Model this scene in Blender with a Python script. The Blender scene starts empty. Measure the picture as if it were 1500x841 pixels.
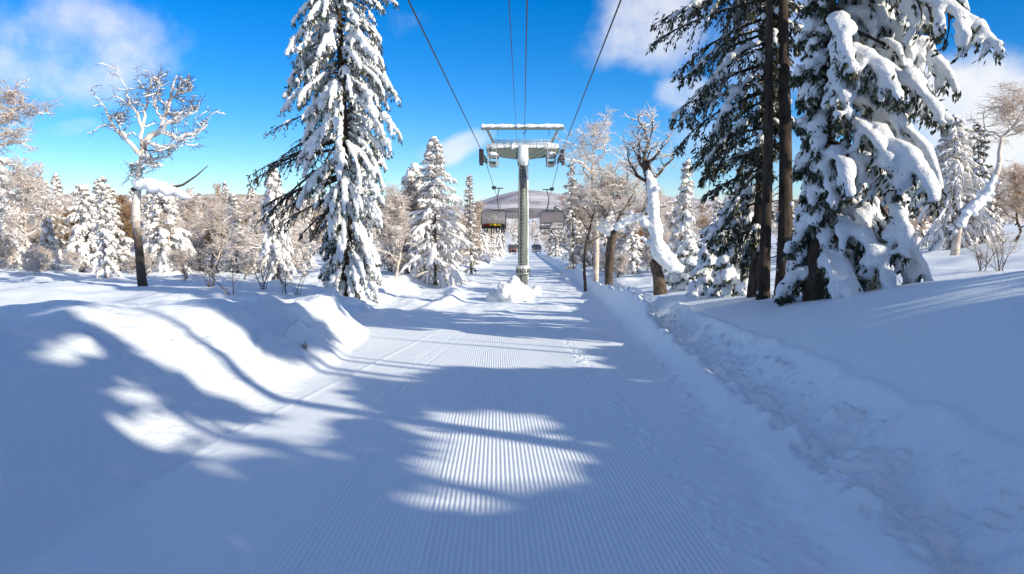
import bpy, bmesh, math, random
import numpy as np
from mathutils import Vector, Matrix

R = math.radians
scene = bpy.context.scene
col = scene.collection
RNG = np.random.default_rng(7)

# ------------------------------------------------------------------ camera numbers (photo: 1500 x 841)
FPX = 1071.0
PITCH = R(6.4)
YAW = math.atan(21 / FPX)          # the lift line runs along +Y, the camera looks a hair to its left
cam_d = bpy.data.cameras.new('camera')
cam = bpy.data.objects.new('camera', cam_d)
col.objects.link(cam)
cam_d.sensor_width = 36.0
cam_d.lens = 36.0 * FPX / 1500
cam_d.clip_start = 0.1
cam_d.clip_end = 20000
cam.location = (0, 0, 0)
cam.rotation_euler = (R(90) - PITCH, 0, YAW)
scene.camera = cam
CAM_M = np.array(Matrix.Rotation(YAW, 3, 'Z') @ Matrix.Rotation(R(90) - PITCH, 3, 'X'))

def ray(px, py):
    d = np.array([(px - 750) / FPX, -(py - 420.5) / FPX, -1.0])
    return CAM_M @ d

def at(px, py, Y):
    """point seen at photo pixel (px, py) that stands Y metres down the slope"""
    d = ray(px, py)
    return d * (Y / d[1])

def proj(P):
    """photo pixel of world points (N,3)"""
    q = np.asarray(P) @ CAM_M
    w = np.where(q[..., 2] < -1e-3, -q[..., 2], 1e-3)
    return 750 + FPX * q[..., 0] / w, 420.5 - FPX * q[..., 1] / w, -q[..., 2]

# ------------------------------------------------------------------ numpy noise
def _hash(ix, iy, seed):
    h = (ix.astype(np.int64) * 374761393 + iy.astype(np.int64) * 668265263 + seed * 974634599) & 0xffffffff
    h = ((h ^ (h >> 13)) * 1274126177) & 0xffffffff
    h = (h ^ (h >> 16)) & 0xffffff
    return h / float(0xffffff)

def vnoise(x, y, seed=0):
    x = np.asarray(x, float); y = np.asarray(y, float)
    ix = np.floor(x); iy = np.floor(y)
    fx = x - ix; fy = y - iy
    ux = fx * fx * fx * (fx * (fx * 6 - 15) + 10); uy = fy * fy * fy * (fy * (fy * 6 - 15) + 10)
    a = _hash(ix, iy, seed); b = _hash(ix + 1, iy, seed); c = _hash(ix, iy + 1, seed); d = _hash(ix + 1, iy + 1, seed)
    return (a + (b - a) * ux) * (1 - uy) + (c + (d - c) * ux) * uy * 1.0 if False else ((a * (1 - ux) + b * ux) * (1 - uy) + (c * (1 - ux) + d * ux) * uy)

def fbm(x, y, seed=0, oct=4, gain=0.5):
    s = 0; a = 1.0; t = 0
    for k in range(oct):
        s = s + a * (vnoise(x * 2 ** k + 17.3 * k, y * 2 ** k - 9.1 * k, seed + k) - 0.5)
        t += a; a *= gain
    return s / t * 2

def sm(t):
    t = np.clip(t, 0, 1)
    return t * t * (3 - 2 * t)

# ------------------------------------------------------------------ mesh builder
class MB:
    def __init__(self):
        self.v = []; self.f = []; self.n = 0; self.smooth = True
    def add(self, v, f):
        v = np.asarray(v, float).reshape(-1, 3)
        for k in f if isinstance(f, (list, tuple)) else [f]:
            k = np.asarray(k, np.int64)
            if k.size: self.f.append(k + self.n)
        self.v.append(v); self.n += len(v)
    def tubes(self, P, rad, sides=6, aspect=1.0, cap=True, phase=0.0, up=(0, 0, 1)):
        """P (N,K,3) paths, rad (N,K): N tubes at once"""
        P = np.asarray(P, float); rad = np.asarray(rad, float)
        if P.ndim == 2: P = P[None]; rad = rad[None]
        if len(P) == 0: return
        N, K, _ = P.shape
        T = np.gradient(P, axis=1)
        T /= np.linalg.norm(T, axis=2, keepdims=True) + 1e-9
        U = np.broadcast_to(np.asarray(up, float), T.shape).copy()
        bad = np.abs((T * U).sum(2)) > 0.97
        U[bad] = (1, 0.1, 0)
        S = np.cross(T, U); S /= np.linalg.norm(S, axis=2, keepdims=True) + 1e-9
        Nn = np.cross(S, T)
        th = np.arange(sides) / sides * 2 * np.pi + phase
        c = np.cos(th); s = np.sin(th)
        V = P[:, :, None, :] + rad[:, :, None, None] * (aspect * c[None, None, :, None] * S[:, :, None, :] + s[None, None, :, None] * Nn[:, :, None, :])
        idx = np.arange(N * K * sides).reshape(N, K, sides)
        a = idx[:, :-1, :]; b = np.roll(idx, -1, axis=2)[:, :-1, :]
        c2 = np.roll(idx, -1, axis=2)[:, 1:, :]; d = idx[:, 1:, :]
        q = np.stack([a, b, c2, d], -1).reshape(-1, 4)
        fs = [q]
        V = V.reshape(-1, 3)
        if cap:
            e0 = N * K * sides + np.arange(N); e1 = e0 + N
            V = np.concatenate([V, P[:, 0] - T[:, 0] * rad[:, :1] * 0.3, P[:, -1] + T[:, -1] * rad[:, -1:] * 0.3])
            r0 = idx[:, 0, :]; r1 = idx[:, -1, :]
            t0 = np.stack([np.roll(r0, -1, 1), r0, np.broadcast_to(e0[:, None], r0.shape)], -1).reshape(-1, 3)
            t1 = np.stack([r1, np.roll(r1, -1, 1), np.broadcast_to(e1[:, None], r1.shape)], -1).reshape(-1, 3)
            fs += [t0, t1]
        self.add(V, fs)
    def leaves(self, C, D, L, W, rng, tilt=0.6):
        """flat pointed needle sprays: centres C, directions D, lengths L, widths W"""
        n = len(C)
        if n == 0: return
        D = D / (np.linalg.norm(D, axis=1, keepdims=True) + 1e-9)
        q = rng.normal(size=(n, 3)); q[:, 2] += tilt * 2
        S = np.cross(D, q); S /= np.linalg.norm(S, axis=1, keepdims=True) + 1e-9
        L = np.broadcast_to(L, n)[:, None]; W = np.broadcast_to(W, n)[:, None]
        v = np.stack([C - D * L * .5, C + S * W * .5 - D * L * .05, C + D * L * .5, C - S * W * .5 - D * L * .05], 1).reshape(-1, 3)
        self.add(v, np.arange(n * 4).reshape(n, 4))
    def box(self, x0, x1, y0, y1, z0, z1, M=None):
        v = np.array([[x, y, z] for z in (z0, z1) for y in (y0, y1) for x in (x0, x1)], float)
        if M is not None:
            v = v @ np.array(M.to_3x3()).T + np.array(M.translation)
        f = np.array([[0, 2, 3, 1], [4, 5, 7, 6], [0, 1, 5, 4], [2, 6, 7, 3], [0, 4, 6, 2], [1, 3, 7, 5]])
        self.add(v, f)
    def mesh(self, name, smooth=True):
        me = bpy.data.meshes.new(name)
        if not self.v: return me
        V = np.concatenate(self.v)
        me.vertices.add(len(V)); me.vertices.foreach_set('co', V.astype(np.float32).ravel())
        tot = np.concatenate([np.full(len(k), k.shape[1]) for k in self.f])
        li = np.concatenate([k.ravel() for k in self.f])
        st = np.concatenate([[0], np.cumsum(tot)[:-1]])
        me.loops.add(len(li)); me.loops.foreach_set('vertex_index', li.astype(np.int32))
        me.polygons.add(len(tot)); me.polygons.foreach_set('loop_start', st.astype(np.int32))
        me.polygons.foreach_set('loop_total', tot.astype(np.int32))
        me.polygons.foreach_set('use_smooth', np.full(len(tot), smooth))
        me.update(calc_edges=True)
        return me
    def build(self, name, mat, parent=None, smooth=True):
        me = self.mesh(name, smooth); me.materials.append(mat)
        o = bpy.data.objects.new(name, me); col.objects.link(o)
        if parent: o.parent = parent
        return o

def tag(o, label=None, cat=None, group=None, kind=None):
    if label: o['label'] = label
    if cat: o['category'] = cat
    if group: o['group'] = group
    if kind: o['kind'] = kind
    return o

def empty(name, loc=(0, 0, 0), rz=0.0, label=None, cat=None, group=None):
    o = bpy.data.objects.new(name, None); col.objects.link(o)
    o.empty_display_size = 0.3
    o.location = loc; o.rotation_euler = (0, 0, rz)
    return tag(o, label, cat, group)

def obj_from(name, me, parent=None):
    o = bpy.data.objects.new(name, me); col.objects.link(o)
    if parent: o.parent = parent
    return o

def copy_tree(o, parent=None):
    c = o.copy(); col.objects.link(c)
    if parent: c.parent = parent
    for ch in list(o.children): copy_tree(ch, c)
    return c

def remesh(mb, voxel, name, mat, parent, smooth_it=0, crumb=.0):
    """melt overlapping lumps of snow into one pillowy skin"""
    me = mb.mesh(name + '_raw')
    t = bpy.data.objects.new(name, me); col.objects.link(t)
    m = t.modifiers.new('melt', 'REMESH'); m.mode = 'VOXEL'; m.voxel_size = voxel; m.use_smooth_shade = True
    if smooth_it:
        s = t.modifiers.new('soft', 'SMOOTH'); s.factor = 0.5; s.iterations = smooth_it
    dg = bpy.context.evaluated_depsgraph_get()
    new = bpy.data.meshes.new_from_object(t.evaluated_get(dg))
    bpy.data.objects.remove(t); bpy.data.meshes.remove(me)
    new.name = name; new.materials.clear(); new.materials.append(mat)
    if crumb:
        n = len(new.vertices); co = np.empty(n * 3, np.float32); new.vertices.foreach_get('co', co); co = co.reshape(-1, 3).astype(float)
        no = np.empty(n * 3, np.float32); new.vertex_normals.foreach_get('vector', no); no = no.reshape(-1, 3)
        q = fbm(co[:, 0] * 5 + co[:, 2] * 3.1, co[:, 1] * 5 - co[:, 2] * 2.7, 7, 3) + .6 * fbm(co[:, 2] * 11 + co[:, 0] * 4, co[:, 1] * 11 - co[:, 0] * 5, 8, 2)
        co += no * (q * crumb)[:, None]
        new.vertices.foreach_set('co', co.astype(np.float32).ravel()); new.update()
    new.polygons.foreach_set('use_smooth', np.ones(len(new.polygons), bool))
    return obj_from(name, new, parent)

# ------------------------------------------------------------------ materials
class NT:
    def __init__(self, name):
        self.m = bpy.data.materials.new(name); self.m.use_nodes = True
        self.t = self.m.node_tree; self.b = self.t.nodes['Principled BSDF']
    def n(self, typ, **kw):
        x = self.t.nodes.new(typ)
        for k, v in kw.items():
            if hasattr(x, k): setattr(x, k, v)
            else: x.inputs[k.replace('_', ' ')].default_value = v
        return x
    def l(self, a, b): self.t.links.new(a, b)
    def noise(self, scale, detail=4, rough=.6, coord=None):
        x = self.n('ShaderNodeTexNoise'); x.inputs['Scale'].default_value = scale
        x.inputs['Detail'].default_value = detail; x.inputs['Roughness'].default_value = rough
        if coord: self.l(coord, x.inputs['Vector'])
        return x
    def ramp(self, fac, stops):
        r = self.n('ShaderNodeValToRGB'); e = r.color_ramp.elements
        while len(e) < len(stops): e.new(.5)
        for k, (p, c) in enumerate(stops):
            e[k].position = p; e[k].color = (*c, 1) if len(c) == 3 else c
        self.l(fac, r.inputs['Fac']); return r
    def bump(self, h, dist, strength=1.0, prev=None):
        b = self.n('ShaderNodeBump'); b.inputs['Distance'].default_value = dist; b.inputs['Strength'].default_value = strength
        self.l(h, b.inputs['Height'])
        if prev: self.l(prev, b.inputs['Normal'])
        return b.outputs['Normal']

def simple(name, c, rough=.6, metal=0.0, spec=.3, noise=None, var=.25, bump=0.0):
    t = NT(name); b = t.b
    b.inputs['Roughness'].default_value = rough; b.inputs['Metallic'].default_value = metal
    b.inputs['Specular IOR Level'].default_value = spec
    b.inputs['Base Color'].default_value = (*c, 1)
    if noise:
        g = t.n('ShaderNodeTexCoord'); x = t.noise(noise, 5, .65, g.outputs['Object'])
        lo = tuple(max(0, v * (1 - var)) for v in c); hi = tuple(min(1, v * (1 + var)) for v in c)
        r = t.ramp(x.outputs['Fac'], [(.3, lo), (.7, hi)])
        t.l(r.outputs['Color'], b.inputs['Base Color'])
        if bump: t.l(t.bump(x.outputs['Fac'], bump), b.inputs['Normal'])
    return t.m

def snow_mat(name, c=(.805, .885, .925), scales=((9, .02), (70, .004)), sss=0.0):
    t = NT(name); b = t.b
    b.inputs['Base Color'].default_value = (*c, 1)
    b.inputs['Roughness'].default_value = .55
    b.inputs['Specular IOR Level'].default_value = .25
    g = t.n('ShaderNodeTexCoord'); prev = None
    for s, d in scales:
        x = t.noise(s, 5, .62, g.outputs['Object'])
        prev = t.bump(x.outputs['Fac'], d, 1.0, prev)
    if prev: t.l(prev, b.inputs['Normal'])
    return t.m

def needle_mat(name, stops, glow=0.0):
    t = NT(name); g = t.n('ShaderNodeNewGeometry')
    r = t.ramp(g.outputs['Random Per Island'], stops)
    t.l(r.outputs['Color'], t.b.inputs['Base Color'])
    t.b.inputs['Roughness'].default_value = .65; t.b.inputs['Specular IOR Level'].default_value = .2
    if glow:                       # rime lets light through
        tl = t.n('ShaderNodeBsdfTranslucent'); t.l(r.outputs['Color'], tl.inputs['Color'])
        mx = t.n('ShaderNodeMixShader'); mx.inputs[0].default_value = glow
        t.l(t.b.outputs[0], mx.inputs[1]); t.l(tl.outputs[0], mx.inputs[2])
        out = [q for q in t.t.nodes if q.type == 'OUTPUT_MATERIAL'][0]; t.l(mx.outputs[0], out.inputs['Surface'])
    return t.m

M = {}
M['snow'] = snow_mat('snow_ground', scales=((5, .03), (38, .012), (190, .003)))
M['piste'] = snow_mat('snow_groomed', scales=((28, .006), (120, .004)))
M['tree_snow'] = snow_mat('snow_on_branches', c=(.84, .88, .90), scales=((6, .05), (24, .025), (90, .006)))
M['mid_snow'] = snow_mat('snow_on_far_trees', c=(.86, .85, .84), scales=((4, .05),))
M['needles'] = needle_mat('fir_needles', [(0, (.026, .034, .021)), (.45, (.048, .060, .036)), (.78, (.09, .105, .065)), (.9, (.30, .30, .26)), (1, (.6, .6, .57))])
M['needles_frost'] = needle_mat('frosted_needles', [(0, (.07, .075, .055)), (.22, (.17, .17, .135)), (.36, (.62, .59, .54)), (1, (.92, .90, .87))], .4)
def bark_mat(name, lo, hi, sc=7, stretch=.22, bump=.05):
    t = NT(name); g = t.n('ShaderNodeTexCoord'); mp = t.n('ShaderNodeMapping'); mp.inputs['Scale'].default_value = (1, 1, stretch)
    t.l(g.outputs['Object'], mp.inputs['Vector'])
    x = t.noise(sc, 7, .72, mp.outputs[0]); y = t.noise(1.3, 3, .6, g.outputs['Object'])
    m = t.n('ShaderNodeMath', operation='MULTIPLY_ADD'); t.l(y.outputs['Fac'], m.inputs[0]); m.inputs[1].default_value = .6; t.l(x.outputs['Fac'], m.inputs[2])
    r = t.ramp(m.outputs[0], [(.55, lo), (.80, tuple((a + b) / 2 for a, b in zip(lo, hi))), (1.0, hi)])
    t.l(r.outputs['Color'], t.b.inputs['Base Color']); t.b.inputs['Roughness'].default_value = .9; t.b.inputs['Specular IOR Level'].default_value = .15
    t.l(t.bump(x.outputs['Fac'], bump), t.b.inputs['Normal'])
    return t.m
M['bark'] = bark_mat('fir_bark', (.014, .011, .009), (.10, .078, .062), 9)
M['bark_grey'] = simple('grey_bark', (.16, .13, .105), .85, noise=7, var=.5, bump=.03)
M['birch'] = bark_mat('birch_bark', (.24, .17, .12), (.86, .79, .71), 5, 1.6, .02)
M['birch_brown'] = bark_mat('brown_birch_bark', (.022, .017, .013), (.17, .13, .10), 8, .6, .06)
M['rime'] = needle_mat('rime_on_twigs', [(0, (.66, .53, .42)), (.25, (.86, .79, .71)), (.5, (.92, .88, .84)), (1, (.95, .93, .91))], .5)
M['rime_tan'] = needle_mat('tan_twigs_with_rime', [(0, (.50, .33, .20)), (.3, (.76, .61, .46)), (.6, (.88, .80, .71)), (1, (.93, .89, .85))], .48)
M['twig_dark'] = simple('bare_twigs', (.13, .095, .075), .8)
M['twig_tan'] = needle_mat('tan_twigs', [(0, (.26, .14, .06)), (.6, (.46, .29, .15)), (1, (.70, .54, .38))], .3)
M['galv'] = simple('galvanised_steel', (.33, .35, .33), .5, .55, .5, noise=3, var=.3)
M['steel_dark'] = simple('dark_steel', (.05, .06, .06), .5, .3)
M['steel_green'] = simple('grey_green_steel', (.12, .15, .135), .55, .2)
M['rubber'] = simple('sheave_rubber', (.025, .025, .028), .7)
M['cable'] = simple('wire_rope', (.035, .04, .045), .5, .5)
# ------------------------------------------------------------------ terrain
def clods(x, y, s, seed, dens=.5):
    """crumbled lumps of snow: height of the tallest lump over each point, in units of the lump size s"""
    if not _FINE[0]: return np.zeros(np.shape(x))
    x = np.asarray(x, float) / s; y = np.asarray(y, float) / s
    ix = np.floor(x); iy = np.floor(y); h = np.zeros(x.shape)
    for dx in (-1, 0, 1):
        for dy in (-1, 0, 1):
            jx = ix + dx; jy = iy + dy
            cx = jx + _hash(jx, jy, seed); cy = jy + _hash(jx, jy, seed + 1); r = .25 + .55 * _hash(jx, jy, seed + 2); on = _hash(jx, jy, seed + 3) < dens
            q = r * r - (x - cx) ** 2 - ((y - cy) * (.7 + .6 * _hash(jx, jy, seed + 4))) ** 2
            h = np.maximum(h, np.where(on & (q > 0), np.sqrt(np.maximum(q, 0)), 0))
    return h
_FINE = [True]
def zp(y):
    y = np.asarray(y, float)
    return -2.2 - .07 * np.minimum(y, 60) - .058 * np.clip(y - 60, 0, 240) - .012 * np.clip(y - 300, 0, 900)

def x_left(y): return np.interp(y, [0, 8, 15, 19, 21, 24, 28, 40, 60, 120, 400], [-3.5, -3.6, -3.8, -4.0, -4.5, -5.6, -5.9, -6.2, -6.3, -5.5, -5.5])
def x_right(y): return np.interp(y, [0, 6, 12, 23, 37, 60, 120, 400], [2.35, 2.45, 2.85, 3.4, 3.9, 4.6, 4.6, 4.6])

def ground(x, y, fine=True):
    x = np.asarray(x, float); y = np.asarray(y, float); _FINE[0] = fine
    z = zp(y)
    wob = .25 * fbm(y * .35, x * 0 + 3.3, 5, 3)
    wob2 = .35 * fbm(y * .5, x * 0 + 8.3, 15, 3) * sm((y - 18) / 8)
    # left bank
    e = x_left(y) + wob + wob2 - x
    H = np.interp(y, [0, 6, 10, 14, 17, 19.5, 20.6, 22, 30, 45, 60, 100], [1.40, 1.38, 1.34, 1.20, 1.04, .95, .88, .34, .45, .55, .6, .7])
    w = np.interp(y, [0, 6, 11, 15, 18.5, 20, 25, 60], [5.2, 4.6, 3.6, 2.6, 1.5, 1.0, 1.4, 2.2])
    bank = H * sm(e / w) ** .9
    far = sm((e - 5.0) / 8)
    field = .30 + .012 * np.clip(e - 8, 0, 30) + .042 * np.clip(e - 30, 0, 200) + .22 * fbm(x * .16, y * .16, 31, 3)
    left = bank * (1 - far) + field * far
    soft = sm(e / 1.5)
    left = left + soft * (.16 * fbm(x * .55 + .3 * y, y * .32, 41, 4) + .05 * fbm(x * 1.6, y * 1.1, 43, 3) * sm((26 - y) / 6))
    # wind scoops on the near bank
    sc = np.sin((x * 1.1 + y * .75) * 2.2 + 2.0 * fbm(x * .5, y * .5, 55, 2)) * .06 * sm(e / 1.2) * sm((5.5 - e) / 2) * sm((y - 9) / 3) * sm((22 - y) / 3)
    left = left + sc
    # broken ledge and fallen lumps where the cat has cut the bank
    cut = sm((e - .15) / .3) * sm((2.6 - e) / 1.2) * sm((y - 11) / 4) * sm((60 - y) / 20)
    g_ = fbm(x * .9, y * .55, 57, 3)
    left = left + cut * (.14 * (sm((g_ + .05) / .10) - .5) + .10 * clods(x, y, .42, 241, .30) + .035 * clods(x, y, .16, 251, .4))
    left = left + .05 * sm((y - 7) / 3) * sm(e / 1.5) * sm((6.5 - e) / 2) * (sm((fbm(x * .8 + y * .5, y * .9, 58, 3) + .02) / .08) - .5) * sm((30 - y) / 6)
    # two benches (old cat passes) in the left bank down the slope
    left = left + .30 * sm((e - 1.6) / .5) * sm((y - 24) / 4) * sm((75 - y) / 20)
    # right bank
    f = x - (x_right(y) + wob * .5)
    lip = np.interp(y, [0, 6, 12, 18, 22, 26, 32, 40, 60], [.22, .26, .32, .48, .78, 1.0, .75, .6, .6])
    ridge = lip * np.exp(-((f - .25) / .30) ** 2)
    wall = np.interp(y, [0, 6, 14, 22, 30], [.50, .52, .55, .62, .55]) * (.45 * sm((f - .35) / .6) + .55 * sm((f - .75) / .75))
    A = np.interp(y, [-10, 0, 6, 12, 16, 20, 24, 30], [2.0, 2.0, 2.0, 1.9, 1.42, 1.0, .62, .45])
    hill = A * (1 - np.exp(-np.clip(f - 1.25, 0, 50) / 3.0))
    up = np.clip(f - 8, 0, 200) * np.interp(y, [10, 25, 45], [.03, .10, .13]) * np.exp(-np.clip(f - 8, 0, 300) / 150)
    tr = sm((f - .1) / .2) * sm((1.45 - f) / .25) * sm((48 - y) / 12)
    cl = fbm(x * 2.6 + y * .4, y * 2.2, 61, 4, .6)
    lumps = tr * (.17 * clods(x + .1 * cl, y, .42, 201, .55) + .03 * clods(x, y + .05 * cl, .15, 211, .35) - .05 + .13 * np.abs(cl) ** .8 * np.sign(cl) + .035 * fbm(x * 7, y * 6, 63, 2, .5))
    rough = sm((f + 1.1) / .9) * sm((.15 - f) / .3) * (.035 * np.clip(fbm(x * 6, y * 4, 71, 3), 0, 1) + .035 * clods(x, y, .16, 221, .22) + .016 * clods(x, y, .07, 231, .3))
    right = ridge + wall + hill + up + lumps + rough
    right = right + sm((f - 1.6) / 3) * (.10 * fbm(x * .35, y * .35, 81, 3)) + sm((f - 7) / 6) * .25 * fbm(x * .12, y * .12, 83, 3)
    # crisp overhang of the outer lip
    right = right + .05 * np.exp(-((f - 1.44 - .08 * fbm(y * 1.3, y * 0, 66, 3)) / .10) ** 2) * sm((40 - y) / 20)
    # hump of drifted snow right of the tower and beside the trench
    right = right + .9 * np.exp(-((x - 4.6) / 1.6) ** 2 - ((y - 66) / 3.0) ** 2)
    left = left + .02 * clods(x, y, .10, 261, .12) * sm((e + .6) / .5) * sm((1.2 - e) / .4) * sm((26 - y) / 8)
    mask_l = e > -.6; mask_r = f > -1.2
    z = z + np.where(mask_l, np.where(e > 0, left * sm(e / .12), .02 * clods(x, y, .10, 261, .10) * sm((e + .6) / .5)), 0) + np.where(mask_r, right, 0)
    # the packed lane itself: gentle rolls, groomer seam, wind-packed dunes beyond
    z = z + .05 * fbm(x * .22, y * .12, 91, 2) * sm((y - 5) / 10) + .10 * fbm(x * .25, y * .3, 93, 3) * sm((y - 24) / 10) * sm((90 - y) / 30)
    z = z + .016 * np.exp(-((x + 3.5 - .085 * (y - 9.75)) / .035) ** 2) * sm((26 - y) / 8)
    # crumbs thrown up along the edge of the tiller, and a pair of ski tracks
    uu = x + .042 * y
    z = z + sm((uu - 1.62) / .1) * sm((2.15 - uu) / .3) * sm((26 - y) / 8) * (.022 * clods(x, y, .085, 271, .4) + .03 * clods(x, y, .17, 281, .15))
    for xo in (-2.62, -2.34):
        z = z - .004 * np.exp(-((x - xo - .10 * np.sin(y * .35) - .03 * y) / .035) ** 2) * sm((30 - y) / 10)
    # drifts and cat-track shoulders further down
    far_l = sm((y - 23) / 6) * sm((110 - y) / 40)
    z = z + far_l * (.22 * np.abs(fbm(x * .33 + 5, y * .22, 101, 3)) * sm((np.abs(x - .4) - 1.2) / 2.5) + .10 * np.clip(fbm(x * .9, y * .35, 103, 3), -.2, 1))
    z = z + .30 * np.exp(-((x + 2.9 + .03 * y + .3 * np.sin(y * .3)) / .45) ** 2) * sm((y - 26) / 5) * sm((70 - y) / 20)
    # far valley side: the land comes up again at both sides
    z = z + .03 * np.clip(np.abs(x) - 90, 0, 400)
    return z

CORD_L, CORD_R = -2.15, 1.72
def corduroy(x, y):
    u = x + .042 * y
    s = .5 + .5 * np.sin(u * 2 * np.pi / .046)
    amp = .0095 * (.75 + .5 * vnoise(u * 1.3, y * .15, 3))
    edge = sm((u - CORD_L) / .6) * sm((CORD_R - u) / .12)
    faint = np.where(u < -.55, .40 + .5 * np.clip(fbm(u * 2.2, y * .25, 5, 2) + .25, 0, 1), 1.0)
    return s ** 1.3 * amp * edge * faint * sm((34 - y) / 16)

def build_ground():
    xs = [np.arange(-2.4, 1.85, .0115)]
    def grow(a, b, d0, g, dmax):
        out = [a]; d = d0
        while abs(out[-1]) < abs(b):
            out.append(out[-1] + math.copysign(d, b)); d = min(d * g, dmax)
        return np.array(out)
    left = grow(-2.44, -13, .045, 1.003, .10); left2 = grow(left[-1] - .1, -1500, .12, 1.05, 60)
    right = grow(1.89, 4.6, .032, 1.0, .04); right1 = grow(right[-1] + .04, 13, .05, 1.01, .12); right2 = grow(right1[-1] + .1, 1500, .14, 1.05, 60)
    X = np.unique(np.concatenate(xs + [left, left2, right, right1, right2]))
    ys = list(np.arange(-60, 2.0, 1.5)); y = 2.0
    while y < 2600:
        ys.append(y); y += max(.038, .0085 * y) if y > 3.8 else .15
    Y = np.array(ys)
    GX, GY = np.meshgrid(X, Y)
    Z = ground(GX, GY) + corduroy(GX, GY)
    nx, ny = len(X), len(Y)
    # normals of the one sheet, shared by its pieces so no seam shows
    dzx = np.gradient(Z, axis=1) / np.gradient(GX, axis=1); dzy = np.gradient(Z, axis=0) / np.gradient(GY, axis=0)
    N = np.stack([-dzx, -dzy, np.ones_like(Z)], -1); N /= np.linalg.norm(N, axis=2, keepdims=True)
    V = np.stack([GX, GY, Z], -1).reshape(-1, 3); N = N.reshape(-1, 3)
    idx = np.arange(nx * ny).reshape(ny, nx)
    F = np.stack([idx[:-1, :-1], idx[:-1, 1:], idx[1:, 1:], idx[1:, :-1]], -1).reshape(-1, 4)
    c = V[F].mean(1); cx, cy = c[:, 0], c[:, 1]
    xl = x_left(cy); xr = x_right(cy)
    k = np.full(len(F), 3)
    k[(cx > xl) & (cx < xr) & (cy < 330)] = 0
    k[(cx <= xl) & (cx > xl - 7) & (cy < 24)] = 1
    k[(cx >= xr) & (cx < xr + 7) & (cy < 46)] = 2
    names = [('piste', 'piste'), ('snow_bank', 'snow'), ('snow_bank', 'snow'), ('snow_field', 'snow')]
    labels = ['groomed white piste with corduroy ridges running down to the lift tower', 'tall wind-carved snow bank on the left edge of the piste',
              'smooth snow bank with a rough trench on the right edge of the piste', 'open white snow field under the trees beside the piste']
    for j, (nm, mt) in enumerate(names):
        f = F[k == j]; u, inv = np.unique(f, return_inverse=True)
        mb = MB(); mb.add(V[u], inv.reshape(-1, 4))
        o = mb.build(nm, M[mt])
        o.data.normals_split_custom_set_from_vertices(N[u].tolist())
        tag(o, labels[j], None, None, 'structure')
build_ground()

def mound():
    rng = np.random.default_rng(9)
    b = on_ground(757, 441, 20)
    S = b[1] / FPX; mb = MB()
    for i in range(60):
        a = rng.uniform(0, 6.28); r = abs(rng.normal(0, .42)); h = rng.uniform(0, 1)
        c = np.array([r * math.cos(a) * 1.25 * (1.1 - .3 * h) - .1 * h, r * math.sin(a) * .8, .02 + .95 * h * math.exp(-r * r * .55)])
        e = rng.uniform(.22, .46) * (1.1 - .4 * h)
        mb.tubes(np.array([c + [0, 0, e * w] for w in (-.95, -.5, .1, .6, .95)]), e * np.array([.4, .9, 1, .8, .3]), 10, aspect=1.1)
    mb.tubes(np.array([[-.15, 0, .1], [-.2, 0, .6], [-.2, 0, .95]]), np.array([.8, .72, .5]), 14)
    root = empty('snow_mound', (b[0], b[1], b[2] - .05), 0, 'lumpy heap of snow on the piste in front of the lift tower foot', 'snow mound')
    remesh(mb, .06, 'snow_heap', M['tree_snow'], root, 7, .05)

def gz(x, y): return float(ground(np.array([x]), np.array([y]))[0])

def on_ground(px, py, y0=3., y1=400.):
    """where the ray through photo pixel meets the snow"""
    d = ray(px, py); s = np.geomspace(y0, y1, 4000)
    P = d[None] * (s / d[1])[:, None]
    hit = np.nonzero(P[:, 2] < ground(P[:, 0], P[:, 1]))[0]
    i = hit[0] if len(hit) else -1
    return P[i]

mound()
# ------------------------------------------------------------------ conifers
def interp_path(P, s):
    """P (N,K,3); s (N,M) in 0..1 -> points (N,M,3), tangents"""
    N, K, _ = P.shape
    q = np.clip(s, 0, .9999) * (K - 1); i = q.astype(int); f = (q - i)[..., None]
    r = np.arange(N)[:, None]
    a = P[r, i]; b = P[r, i + 1]
    t = b - a; t /= np.linalg.norm(t, axis=-1, keepdims=True) + 1e-9
    return a + (b - a) * f, t

def arc(start, az, L, p0, dr, K, rng, wob=.05):
    """N drooping branches: heading az, length L, first pitch p0, total droop dr"""
    N = len(az); s = np.linspace(0, 1, K)[None, :]
    pit = p0[:, None] - dr[:, None] * s ** 1.3
    a = az[:, None] + np.cumsum(rng.normal(0, wob, (N, K)), axis=1)
    d = np.stack([np.cos(a) * np.cos(pit), np.sin(a) * np.cos(pit), np.sin(pit)], -1)
    d[:, 0] = 0
    return start[:, None, :] + np.cumsum(d * (L / (K - 1))[:, None, None], axis=1)

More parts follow.
